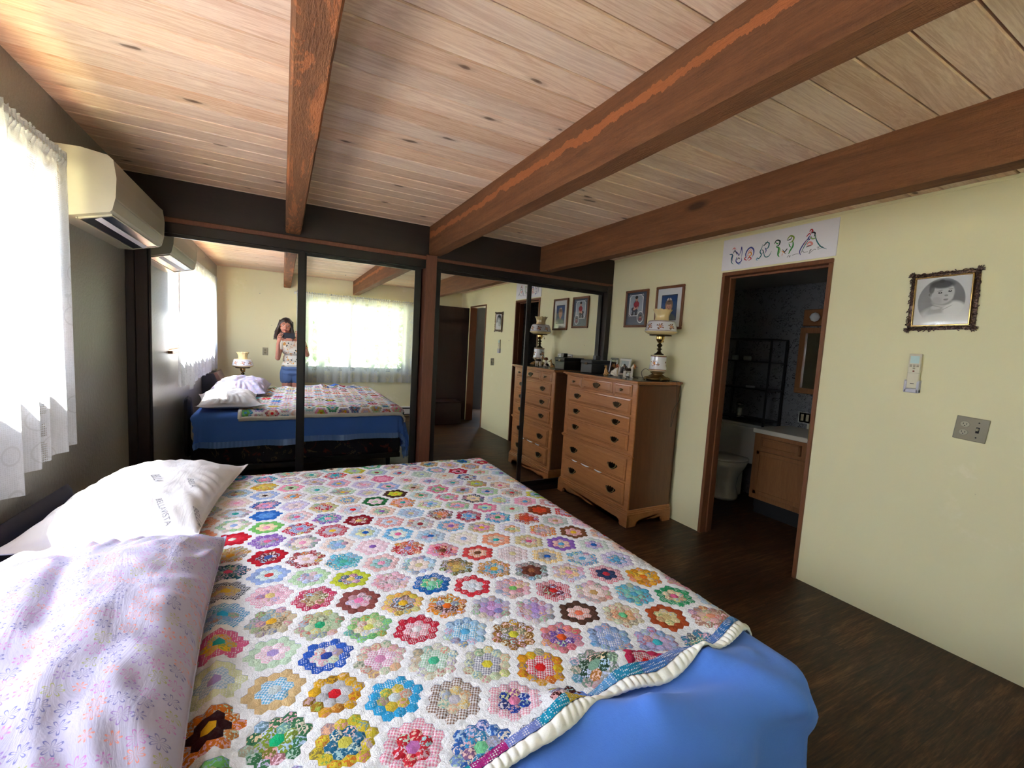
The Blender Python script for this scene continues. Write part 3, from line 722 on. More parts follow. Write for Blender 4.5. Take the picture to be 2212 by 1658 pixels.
# rosettes read from the photo: px, py, outer, print, middle, print, centre
SPEC = [
 (715,1505,'d9a520',3,'c9c8cf',0,'d81e2c'),(860,1500,'35a6de',1,'d9c24a',3,'d8dfe6'),(990,1500,'8a6450',2,'d9d0b8',3,'c9c4d0'),(1115,1490,'e79ab0',2,'2444a0',3,'e889ac'),
 (1250,1490,'5a2222',3,'ecd3d8',1,'d41c2c'),(1375,1480,'2e9a4a',3,'8a9a8a',3,'e03020'),(600,1590,'3f7a52',3,'8aa03a',3,'18c080'),(755,1600,'d9c23a',3,'2a6f94',3,'d8cf5a'),
 (905,1590,'e98aa8',2,'d02a3a',3,'cf7ac0'),(1050,1600,'3a6ab8',3,'3f90c0',3,'7ccf9a'),(1180,1590,'6a6470',2,'9a9060',3,'c09a3a'),(460,1570,'e07a20',3,'3a1418',0,'eab020'),
 (710,1415,'2f5fc4',1,'dde0dd',3,'2b48a0'),(825,1420,'d8d2c4',3,'dfa0c0',2,'d890b8'),(940,1425,'dfe0d0',3,'a8d0b0',2,'4fc49a'),(1057,1418,'d8dcc0',3,'8a8aa0',2,'e0d040'),
 (1168,1425,'dca020',3,'d83048',2,'d81c1c'),(1282,1415,'7a9080',3,'2c4a34',3,'7aa08a'),(1405,1415,'c42c58',0,'d84060',2,'e02020'),(595,1490,'d8b888',0,'58b0dc',2,'d0dce0'),
 (588,1350,'c4bca8',3,'c8b490',3,'e8b030'),(695,1352,'b8bfa4',3,'c8cfb0',3,'2fb07c'),(797,1355,'8cc47c',3,'e8ddc8',3,'d8d86a'),(900,1358,'c8203c',1,'e88a9c',2,'f0e8ec'),
 (1005,1352,'b8d4ec',3,'6ab8e0',2,'60b4e4'),(1110,1358,'9a6a28',3,'8a8a70',3,'e0d840'),(1215,1357,'e08898',3,'7a54a8',3,'f06028'),(1320,1355,'9ab4e0',3,'7a98d8',2,'8aa8e0'),(1420,1362,'b0b8e0',3,'c8b8e0',3,'40b8c8'),(1510,1355,'4a88a8',3,'60a8a0',3,'c8a050'),
 (490,1345,'4aa8dc',2,'9ac0e8',3,'28b0e8'),(588,1298,'eaa0bc',2,'ecc0d4',3,'ecd08a'),(680,1298,'c43c60',1,'a88058',3,'c0b48c'),(775,1300,'94504c',0,'e8c8d8',3,'ec80b8'),(870,1303,'e8c868',3,'8a6a5a',3,'eab82c'),
 (962,1305,'e08820',3,'6a4438',3,'f07020'),(1058,1303,'c8c0d0',3,'c8a0d8',3,'d8a8e0'),(1150,1305,'d8cce0',3,'c8a8dc',3,'b898e0'),(1250,1307,'5a3c30',0,'f0a090',2,'f07858'),(1340,1300,'e0d8c0',3,'e8c8a0',3,'70d098'),(1432,1308,'b04c24',0,'e8d8a0',3,'d8c088'),(1515,1308,'b88878',3,'e0b8b0',3,'f0a080'),
 (500,1160,'c8102c',0,'e03048',0,'e8e8e0'),(570,1205,'c0142c',0,'7a2434',3,'3c58a0'),(565,1112,'2468c4',0,'5a94e0',0,'68a0e0'),(765,1120,'8c1020',0,'a01828',3,'e8c878'),(925,1255,'1464b4',1,'4ac490',3,'90d8b0'),(1015,1258,'d83040',1,'d8d0dc',2,'d8dce8'),
 (750,1255,'c8d040',0,'3a6a90',3,'e8d078'),(845,1250,'ecc8d8',3,'eccad8',3,'e8d8dc'),(1190,1262,'d02850',2,'a01828',3,'e02828'),(1370,1262,'60c0e0',3,'80d0c8',3,'60b8e0'),(505,1240,'206078',3,'3a7888',3,'e05880'),(490,1285,'202c48',2,'d8c080',3,'e8c040'),(490,1190,'c8964c',3,'e0c080',3,'e8a830'),
 (1610,1330,'c82020',1,'e8c020',0,'d83020'),(1590,1350,'2870c8',1,'e0e0f0',3,'e870a0'),(1480,1400,'b89868',3,'d0b070',3,'e0a030'),(1300,1225,'d85070',2,'30406a',0,'c83040'),(1372,1225,'e8a020',3,'f0c040',3,'e87820'),(1455,1240,'e0a0b8',3,'e8b8c8',3,'d870a0'),
 (980,1225,'7a6a38',3,'c0a868',3,'e0c070'),(1060,1225,'c89040',3,'58a8c8',3,'e8b030'),(1140,1222,'8a8a88',3,'6a3428',0,'9a6040'),(875,1185,'c02430',3,'d86040',3,'9080c0'),(735,1210,'58b8d8',3,'60c0d0',3,'58b8a0'),(600,1045,'e0b830',3,'f0d860',3,'e8c880'),
 (1118,1110,'b84828',3,'c85038',0,'d84828'),(940,1108,'7a4430',3,'d87840',3,'e88850'),(1005,1113,'a82040',1,'60a0d8',3,'58a0e0'),(1148,1098,'8a3c20',0,'e05028',0,'e84020')]
def proj_quilt(px, py):
    return pix(px, py, 2, BZ+.018)
lookup = {}
c1 = Vector((.5*dC, .8660254*dC)); c2 = Vector((-.5*dC, .8660254*dC))
cr, sr = cos(QROT), sin(QROT)
def cell_pos(q, r):
    p = c1*q+c2*r; return Vector((OQ.x+p.x*cr-p.y*sr, OQ.y+p.x*sr+p.y*cr))
def nearest_ros(q, r):
    # centres = i(3,3)+j(-3,6)
    det = 27.0; i = (6*q+3*r)/det; j = (-3*q+3*r)/det; best = None
    for a in (math.floor(i), math.floor(i)+1):
        for c in (math.floor(j), math.floor(j)+1):
            dq, dr = q-(3*a-3*c), r-(3*a+6*c)
            hd = max(abs(dq), abs(dr), abs(dq+dr))
            if best is None or hd < best[0]: best = (hd, a, c)
    return best
for s in SPEC:
    w = proj_quilt(s[0], s[1]); dx, dy = w.x-OQ.x, w.y-OQ.y
    lx, ly = dx*cr+dy*sr, -dx*sr+dy*cr
    qq = (ly/.8660254/dC + lx/(.5*dC))/2; rr_ = (ly/.8660254/dC - lx/(.5*dC))/2
    hd, a, c = nearest_ros(round(qq), round(rr_))
    if (a, c) not in lookup: lookup[(a, c)] = (hx(s[2]), s[3], hx(s[4]), s[5], hx(s[6]))
ros = {}
def rosette(a, c):
    if (a, c) in lookup: return lookup[(a, c)]
    if (a, c) not in ros:
        o_, m_, z_ = rq.choice(PB), rq.choice(PB), rq.choice(PB)
        k = rq.random()
        if k < .45: o_ = pale(o_, .55); m_ = pale(m_, .4)
        elif k < .7: m_ = pale(m_, .5)
        ros[(a, c)] = (o_, rq.choice((0, 1, 2, 3, 3, 3)), m_, rq.choice((0, 2, 3, 3, 3)), z_)
    return ros[(a, c)]
def is_triple(q, r_):
    n = 0
    i = (6*q+3*r_)/27; j = (-3*q+3*r_)/27
    for a in range(math.floor(i)-1, math.floor(i)+3):
        for c in range(math.floor(j)-1, math.floor(j)+3):
            dq, dr = q-(3*a-3*c), r_-(3*a+6*c)
            if max(abs(dq), abs(dr), abs(dq+dr)) == 3: n += 1
    return n >= 3 and (q % 3 == 1) and (q*5+r_*2) % 4 != 0 and (q+r_) % 2 == 0
qb = MB(); hexd = dC/math.sqrt(3)
angs = [QROT+R(30+60*k) for k in range(6)]
NQ = 75
for q in range(-NQ, NQ+1):
    for r_ in range(-NQ, NQ+1):
        p = cell_pos(q, r_)
        if not (QX0-dC*.5 < p.x < QX1+dC*.5 and p.y < QY1+dC*.5): continue
        if p.y < qnear(p.x)-dC*.55: continue
        hd, a, c = nearest_ros(q, r_)
        if hd <= 2:
            o_, op, m_, mp, z_ = rosette(a, c)
            if hd == 0: col, pt = z_, 0
            elif hd == 1: col, pt = m_, mp
            else: col, pt = o_, op
            lum = .3*col[0]+.6*col[1]+.1*col[2]
            c2c = tuple(x*.45 for x in col) if (lum > .45) else tuple(.5*x+.5*w for x, w in zip(col, WHITE))
            if pt == 3:
                alt = rq.choice(PB); c2c = tuple(.55*x+.45*w for x, w in zip(alt, WHITE)) if lum < .4 else tuple(.6*x+.4*w for x, w in zip(alt, col))
                if rq.random() < .22: col = tuple(.5*x+.5*y for x, y in zip(col, rq.choice(PB)))
            if pt == 1: c2c = pale(col, .8)
            if pt == 2: c2c = pale(col, .85)
        else: col = c2c = WHITE; pt = 0
        if p.x < QX0+.16 and p.y < 1.5: col = tuple(.6*x+.4*y for x, y in zip(col, FOLD_SHADE))  # beige mixed in as the shadow beside the long fold
        jit = (rq.random()-.5)*.0014; wk = .35 if hd > 2 else .75
        if hd == 3 and is_triple(q, r_): col, c2c, pt = hx('3a9ad8'), WHITE, 3
        def lay(rad, h, ao=0.0):
            out = []
            for an in angs:
                x, y = p.x+cos(an+ao)*rad, p.y+sin(an+ao)*rad
                x = min(max(x, QX0), QX1); y = min(max(y, qnear(x)), QY1)
                sh = .0016*mnoise.noise(Vector((x*130, y*130, 7)))
                out.append(quilt_pt(x, y, h+sh))
            return out
        ring0 = lay(hexd, -.0012*wk); ring1 = lay(hexd*.62, .0018*wk+jit, .12*mnoise.noise(Vector((q*1.3, r_*1.7, 0))))
        cen = quilt_pt(min(max(p.x, QX0), QX1), min(max(p.y, qnear(p.x)), QY1), .0024*wk+jit+.001*mnoise.noise(Vector((q*3.1, r_*2.3, 9))))
        vs = ring0+ring1+[cen]; fs = []
        for k in range(6):
            k2 = (k+1) % 6; fs.append((k, k2, 6+k2, 6+k)); fs.append((6+k, 6+k2, 12))
        qb.add(vs, fs, 0, col, c2c, pt)
quilt = qb.build('patchwork_quilt', M['quilt'], None, True)
tag(quilt, 'patchwork quilt of many colourful hexagon rosettes on white, spread over the bed', 'quilt')
# border strips and padded binding
M['binding'] = fleece('white_cotton_binding', rgb(232, 230, 224), .1)
bb = MB(); NB = 110
def edge_col(u):
    k = int((u+3)*14) % 9
    return [hx('4a7cc8'), hx('5a80c8'), hx('3a78c0'), hx('5898d8'), hx('3a68c0'), hx('60a0d8'), hx('2a90b8'), hx('4a80d0'), hx('6a84c8')][k] if u > .55 else [hx('18a0b0'), hx('b02880'), hx('8090d8'), hx('1898c0'), hx('e0c040'), hx('20a0b0'), hx('8060b0'), hx('30a070'), hx('d06040')][k]
def strip(mb, fn, n, mcol):
    for i in range(n):
        for j in range(3):
            a0, a1 = i/n, (i+1)/n; b0, b1 = j/3, (j+1)/3
            cc, pt = mcol((a0+a1)/2)
            mb.add([fn(a0, b0), fn(a1, b0), fn(a1, b1), fn(a0, b1)], [(0, 1, 2, 3)], 0, cc, pale(cc, .8), pt)
UU = lambda a: QX0+(QX1-QX0)*a
strip(bb, lambda a, c: quilt_pt(UU(a), qnear(UU(a))-.020*c, .001+.002*sin(pi*c)), NB*2, lambda a: (edge_col(UU(a)), 1))
bb.build('border_strip', M['quilt'], quilt, True)
bd = MB()
def roll(fn_path, n, w=.026, hh=.007):
    bd.grid(fn_path, n, 8)
def bind_near(a, c):
    u = QX0-.02+(QX1-QX0+.045)*a; t = c*pi*1.15
    puck = .7+.55*abs(sin(u*150+1.5*sin(u*37)))
    v0 = qnear(min(u, QX1))-.031
    return quilt_pt(u, v0+.0135*cos(t), -.005+.0075*sin(t)*puck)
roll(bind_near, 900)
def bind_far(a, c):
    u = QX0-.02+(QX1-QX0+.04)*a; t = c*pi*1.1; puck = 1+.22*abs(sin(u*150))
    return quilt_pt(u, QY1+.012-.016*cos(t), -.002+.008*sin(t)*puck)
roll(bind_far, 240)
def bind_foot(a, c):
    v = qnear(QX1)-.03+(QY1-qnear(QX1)+.04)*a; t = c*pi*1.1; puck = 1+.22*abs(sin(v*150))
    return quilt_pt(QX1+.012-.016*cos(t), v, -.002+.008*sin(t)*puck)
roll(bind_foot, 260)
def bind_head(a, c):
    v = qnear(QX0)-.03+(QY1-qnear(QX0)+.04)*a; t = c*pi*1.1; puck = 1+.22*abs(sin(v*150))
    return quilt_pt(QX0-.012+.016*cos(t), v, -.002+.008*sin(t)*puck)
roll(bind_head, 240)
bd.build('binding', M['binding'], quilt, True)
# ------------------------------------------------------------------ pillows
def pillow(name, c, sx, sy, h, mt, label, rz=0, seed=0, base=.2, pinch=.10, tip=.03, ear=0.0, wr=1.0, tilt=(0, 0), extra=None):
    b = MB(); n = 80; rnd = random.Random(seed)
    def S(a, v, top):
        x, y = 2*a-1, 2*v-1
        ex_ = max(0, 1-abs(x)**2.6)**.55*max(0, 1-abs(y)**2.6)**.55
        inx = 1-pinch*(1-abs(y)**1.6)*abs(x)**4; iny = 1-pinch*(1-abs(x)**1.6)*abs(y)**4
        cor = (abs(x)*abs(y))**6
        X, Y = x*sx*.5*inx*(1+ear*cor), y*sy*.5*iny*(1+ear*cor)
        z = ex_*h*(1 if top else -base)
        if top:
            d = .010*mnoise.noise(Vector((x*3.1+seed, y*2.2, 1)))+.006*mnoise.noise(Vector((x*1.5+y*6+seed, y*2-x*5, 2)))
            edge = max(abs(x), abs(y))
            ang = math.atan2(y, x)
            d += .006*sin(ang*26+3*mnoise.noise(Vector((x*2, y*2, seed))))*max(0, (edge-.55))/.45*min(1, ex_*3)
            z += d*wr*min(1, ex_*2.2)
            if extra: z += extra(x, y)*min(1, ex_*2)
        z += tip*cor
        return (X, Y, z+tilt[0]*X+tilt[1]*Y)
    b.grid(lambda a, v: S(a, v, True), n, n); b.grid(lambda a, v: S(a, v, False), n, n)
    o = b.build(name, mt, None, True)
    bm = bmesh.new(); bm.from_mesh(o.data); bmesh.ops.remove_doubles(bm, verts=bm.verts, dist=1e-5); bm.to_mesh(o.data); bm.free()
    o.location = c; o.rotation_euler = (0, 0, rz)
    tag(o, label, 'pillow')
    # seam piping
    pts = []
    for k in range(120):
        t = k/120*4; s_, f_ = int(t), t % 1
        a, v = [(f_, 0), (1, f_), (1-f_, 1), (0, 1-f_)][s_]
        pts.append(S(a, v, True))
    MB().tube(pts, .0028, 6, closed=True).build('piping', mt, o, True)
    return o, S
p1, S1 = pillow('pillow', (-.440, 2.085, BZ+.050), .47, .78, .118, M['pillow'], 'white pillow with faint grey lettering, nearest the mirrored closet', R(-6), 2, .30, .07, .02, .07)
def dent(x, y):
    return -.022*math.exp(-(((x-.05)*1.2+(y+.0)*.35)/.10)**2)*math.exp(-((y-.35)/.55)**2)
p2, S2 = pillow('pillow', (-.405, 1.105, BZ+.058), .53, .99, .142, M['pillow2'], 'pillow in a lilac case printed with outlined flowers, near the camera', R(2), 9, .30, .05, .01, .01, 1.7, (0, 0), dent)
# faint printed lettering on the white pillow
ink = plain('faint_grey_ink', rgb(140, 140, 150), .9)
def letter(parent, S, txt, x, y, rz, size):
    cu = bpy.data.curves.new('t', 'FONT'); cu.body = txt; cu.size = size; cu.extrude = 0; cu.space_character = 1.05
    t = bpy.data.objects.new('t', cu); COL.objects.link(t); bpy.context.view_layer.update()
    me = bpy.data.meshes.new_from_object(t.evaluated_get(bpy.context.evaluated_depsgraph_get())); bpy.data.objects.remove(t)
    bm = bmesh.new(); bm.from_mesh(me); bmesh.ops.subdivide_edges(bm, edges=[e_ for e_ in bm.edges if e_.calc_length() > .008], cuts=2, use_grid_fill=True); bmesh.ops.triangulate(bm, faces=bm.faces)
    for v in bm.verts:
        X, Y = x+v.co.x*cos(rz)-v.co.y*sin(rz), y+v.co.x*sin(rz)+v.co.y*cos(rz)
        a, c_ = X/.47+.5, Y/.78+.5; w = S(min(max(a, 0), 1), min(max(c_, 0), 1), True); v.co = Vector((w[0], w[1], w[2]+.0016))
    bm.to_mesh(me); bm.free(); me.materials.append(ink)
    o = bpy.data.objects.new('printed_lettering', me); COL.objects.link(o); o.parent = parent; return o
for k, (px_, py_, qx, qy) in enumerate(((325, 1032, 337, 1056), (335, 1070, 357, 1103), (355, 1119, 366, 1162), (405, 1031, 414, 1051), (418, 1066, 429, 1088))):
    A_ = pix(px_, py_, 2, .80); B_ = pix(qx, qy, 2, .79); inv = p1.matrix_basis.inverted() if False else (Matrix.Translation(p1.location) @ Matrix.Rotation(R(-6), 4, 'Z')).inverted()
    a_, b_ = inv @ A_, inv @ B_
    letter(p1, S1, 'BELLAVISTA' if k in (1, 2) else 'BELLA', a_.x, a_.y, math.atan2(b_.y-a_.y, b_.x-a_.x), (b_-a_).length*(.165 if k in (1, 2) else .31))
# dark cushion wedged between mattress and wall
def side_cushion():
    b = MB(); n = 30
    def S(a, v, s):
        x, y = 2*a-1, 2*v-1
        t = max(0, 1-abs(x)**3)**.5*max(0, 1-abs(y)**3)**.5
        return (s*.028+s*.030*t if t > 0 else 0, x*.26*(1-.08*(1-abs(y))), y*.26+.0*x)
    b.grid(lambda a, v: S(a, v, 1), n, n); b.grid(lambda a, v: S(a, v, -1), n, n)
    o = b.build('cushion', M['cushion'], None, True); return o
sc_ = side_cushion(); sc_.location = (-.772, 2.03, .465); sc_.rotation_euler = (R(4), 0, R(-8)); sc_.scale = (.62, 1, 1)
tag(sc_, 'dark cushion standing between the white pillow and the left wall', 'cushion')
# brown slanted backrest by the wall behind the floral pillow
e = empty('backrest', (XL, .52, 0))
MB().prism([(.01, .0), (.14, .0), (.14, .66), (.18, .69), (.12, .84), (.01, .84)], -.22, .24, 'y').build('side_frame', M['cushion'], e)
MB().prism([(.115, .845), (.150, .857), (.225, .69), (.185, .685)], -.23, .20, 'y').build('pad', M['leather'], e)
tag(e, 'brown slanted backrest against the left wall, seen in the mirror behind the pillows', 'backrest')
# ------------------------------------------------------------------ dresser
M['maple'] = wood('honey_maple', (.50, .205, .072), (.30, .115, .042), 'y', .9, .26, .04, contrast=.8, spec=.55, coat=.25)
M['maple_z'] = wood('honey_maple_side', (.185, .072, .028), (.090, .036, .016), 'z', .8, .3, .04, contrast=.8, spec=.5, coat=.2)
DX0, DX1, DY0, DY1 = 2.42, 2.885, 2.49, 3.43
e = empty('dresser', ((DX0+DX1)/2, (DY0+DY1)/2, 0)); ox, oy = e.location.x, e.location.y
b = MB()
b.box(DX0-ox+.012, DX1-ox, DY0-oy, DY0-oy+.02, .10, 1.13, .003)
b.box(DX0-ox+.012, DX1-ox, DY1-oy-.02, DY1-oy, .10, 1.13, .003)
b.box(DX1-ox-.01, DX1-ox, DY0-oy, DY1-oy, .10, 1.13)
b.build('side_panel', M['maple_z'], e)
b = MB()
FX = DX0-ox
b.box(FX, FX+.02, DY0-oy, DY0-oy+.052, .10, 1.14, .004); b.box(FX, FX+.02, DY1-oy-.052, DY1-oy, .10, 1.14, .004)
b.box(FX+.003, FX+.02, DY0-oy+.04, DY1-oy-.04, .535, .602); b.box(FX+.010, FX+.02, DY0-oy+.04, DY1-oy-.04, .14, 1.14)
for z in (.147, .346, 1.024, .882, .739): b.box(FX+.002, FX+.02, DY0-oy+.04, DY1-oy-.04, z-.009, z+.009)
b.box(FX+.002, FX+.02, DY0-oy+.04, DY1-oy-.04, 1.128, 1.142)
b.box(FX+.002, FX+.02, .255-.02, .255+.02, 1.02, 1.14) if False else None
for y in (2.757, 3.178): b.box(FX+.002, FX+.02, y-oy-.017, y-oy+.017, 1.02, 1.14)
b.box(FX+.02, DX1-ox-.02, DY0-oy+.02, DY1-oy-.02, .12, .14)
b.build('face_frame', M['maple'], e)
b = MB()
for k, (dz0, dz1, ov) in enumerate(((.545, .556, .008), (.556, .566, .014), (.566, .575, .007))):
    b.box(FX-ov, FX+.01, DY0-oy-ov, DY1-oy+ov, dz0, dz1, .002)
b.build('waist_moulding', M['maple'], e)
b = MB(); b.box(FX-.014, DX1-ox, DY0-oy-.014, DY1-oy+.014, 1.134, 1.146, .004); b.box(FX-.032, DX1-ox+.004, DY0-oy-.028, DY1-oy+.028, 1.144, 1.162, .007, seg=3)
b.build('top', M['maple'], e)
MB().box(FX-.010, DX1-ox-.004, DY0-oy-.012, DY1-oy+.012, 1.1615, 1.1635).build('top_panel', plain('dark_dresser_top', (.030, .022, .018), .22), e)
# bracket base with scalloped apron
def apron(L):
    pts = [(-L/2, 0), (-L/2, .095)]; pts += [(L/2, .095), (L/2, 0)]
    lo = [(L/2-.075, 0), (L/2-.085, .012), (L/2-.080, .028), (L/2-.095, .045), (L/2-.12, .052), (L/2-.145, .046), (L/2-.165, .030), (L/2-.19, .034), (L/2-.25, .040), (.10, .048), (.06, .040), (.03, .030)]
    low = lo+[(-a, z) for a, z in reversed(lo)]
    return pts+[(a, z) for a, z in reversed(low)] if False else (pts[:2]+pts[2:]+low)
def fill_poly(poly, ax, x0, x1):
    bm = bmesh.new(); n = len(poly)
    P = (lambda a, z, t: (t, a, z)) if ax == 'x' else (lambda a, z, t: (a, t, z))
    v0 = [bm.verts.new(P(a, z, x0)) for a, z in poly]; v1 = [bm.verts.new(P(a, z, x1)) for a, z in poly]
    f0 = bm.faces.new(v0); f1 = bm.faces.new(v1[::-1])
    for i in range(n): bm.faces.new((v0[i], v0[(i+1) % n], v1[(i+1) % n], v1[i]))
    bmesh.ops.triangulate(bm, faces=[f0, f1]); bm.verts.index_update(); bm.verts.ensure_lookup_table()
    r = ([v.co.copy() for v in bm.verts], [[v.index for v in f.verts] for f in bm.faces]); bm.free(); return r
b = MB(); Wd = DY1-DY0+.028
b.add(*fill_poly(apron(Wd), 'x', FX-.014, FX+.008))
vs, fs = fill_poly([(-.235, 0), (-.235, .095), (.235, .095), (.235, 0), (.15, 0), (.14, .02), (.145, .035), (.11, .05), (.06, .042), (-.06, .042), (-.11, .05), (-.145, .035), (-.14, .02), (-.15, 0)], 'y', DY0-oy-.014, DY0-oy+.008)
b.add(vs, fs)
vs, fs = fill_poly([(-.235, 0), (-.235, .095), (.235, .095), (.235, 0), (.15, 0), (.14, .02), (.145, .035), (.11, .05), (.06, .042), (-.06, .042), (-.11, .05), (-.145, .035), (-.14, .02), (-.15, 0)], 'y', DY1-oy-.008, DY1-oy+.014)
b.add(vs, fs)
for k, (z0, z1, ov) in enumerate(((.095, .108, .016), (.108, .122, .012), (.122, .136, .006))): b.box(FX-ov, DX1-ox, DY0-oy-ov, DY1-oy+ov, z0, z1, .003)
b.build('bracket_base', M['maple'], e)
def bail(size=1.0, dark=True):
    """returns builder functions for an ornate back plate with a bail, local x is outward (-x)"""
    s = size
    poly = [(-.048, .004), (-.042, .014), (-.030, .012), (-.020, .020), (-.010, .014), (0, .022), (.010, .014), (.020, .020), (.030, .012), (.042, .014), (.048, .004), (.036, -.006), (.026, -.010), (.016, -.020), (0, -.026), (-.016, -.020), (-.026, -.010), (-.036, -.006)]
    return [(a*s, z*s) for a, z in poly]
def drawer(y0, y1, z0, z1, pulls, knob=False, big=False):
    ye, ze = (y0+y1)/2, (z0+z1)/2
    b = MB(); hw, hh = (y1-y0)/2, (z1-z0)/2; bev = .014
    dd = .012; t = .006
    # raised field with moulded edge, front faces -x
    def rect(w, h, x): return [(x, -w, -h), (x, w, -h), (x, w, h), (x, -w, h)]
    rings = [rect(hw, hh, .004), rect(hw, hh, -.006), rect(hw-.004, hh-.004, -.010), rect(hw-.012, hh-.012, -.011), rect(hw-.017, hh-.017, -.020 if False else -.0165), rect(hw-.02, hh-.02, -.0165)]
    vs = [p for r in rings for p in r]; fs = []
    for k in range(len(rings)-1):
        for i in range(4): fs.append((k*4+i, k*4+(i+1) % 4, (k+1)*4+(i+1) % 4, (k+1)*4+i))
    fs.append(tuple((len(rings)-1)*4+i for i in range(4))); fs.append((3, 2, 1, 0))
    b.add(vs, fs)
    o = b.build('drawer', M['maple'], e); o.location = (FX+.004, ye-oy, ze)
    if knob:
        MB().lathe([(.007, 0), (.005, .008), (.010, .014), (.012, .020), (.008, .026), (0, .027)], 14, M=Matrix.Translation((-.0165, 0, 0)) @ Matrix.Rotation(-pi/2, 4, 'Y')).build('knob', M['abrass'], o, True)
    for py in pulls:
        s = 1.28 if big else 1.08
        vs, fs = fill_poly([(a+py, z) for a, z in bail(s)], 'x', -.0195, -.0165)
        MB().add(vs, fs).build('back_plate', M['dkbrass'], o)
        pts = []
        for k in range(15):
            t = -1+2*k/14; pts.append((-.0205-.012*cos(t*pi/2)**.6 if abs(t) < 1 else -.0195, py+t*.034*s, .006*s-.024*s*max(0, 1-t*t)**.6))
        bp = MB().tube(pts, .0028*s, 6)
        for t in (-1, 1): bp.lathe([(.006, 0), (.006, .004), (.003, .007), (0, .008)], 10, M=Matrix.Translation((-.0195, py+t*.034*s, .006*s)) @ Matrix.Rotation(-pi/2, 4, 'Y'))
        bp.build('handle', M['abrass'], o, True)
    return o
drawer(2.545, 2.738, 1.034, 1.126, [], knob=True); drawer(2.776, 3.160, 1.034, 1.126, [0]); drawer(3.197, 3.375, 1.034, 1.126, [], knob=True)
for z0, z1 in ((.892, 1.014), (.750, .872), (.600, .729)): drawer(2.545, 3.375, z0, z1, [-.27, .27])
for z0, z1 in ((.358, .535), (.158, .335)): drawer(2.545, 3.375, z0, z1, [-.27, .27], big=True)
tag(e, 'tall honey-brown wooden chest of drawers with dark brass pulls, beside the mirrored closet', 'dresser')
# bits of white cloth caught in the drawer gap
for k, (ya, yb) in enumerate(((3.16, 3.24), (2.98, 3.10), (2.81, 2.91))):
    b = MB(); b.grid(lambda a, c: (FX+ox-.014-.006*sin(pi*c), ya+(yb-ya)*a, .352-.012*c*(sin(pi*a)**.5)+.001), 12, 4)
    tag(b.build('cloth_scrap', plain('white_cotton_scrap', (.8, .8, .82), .9), None, True), ['white cloth edge poking from the drawer gap nearest the closet', 'middle bit of white cloth poking from the dresser drawer gap', 'white cloth edge poking from the drawer gap, nearest the doorway'][k], 'cloth', 'cloth edges caught in the drawer gap')
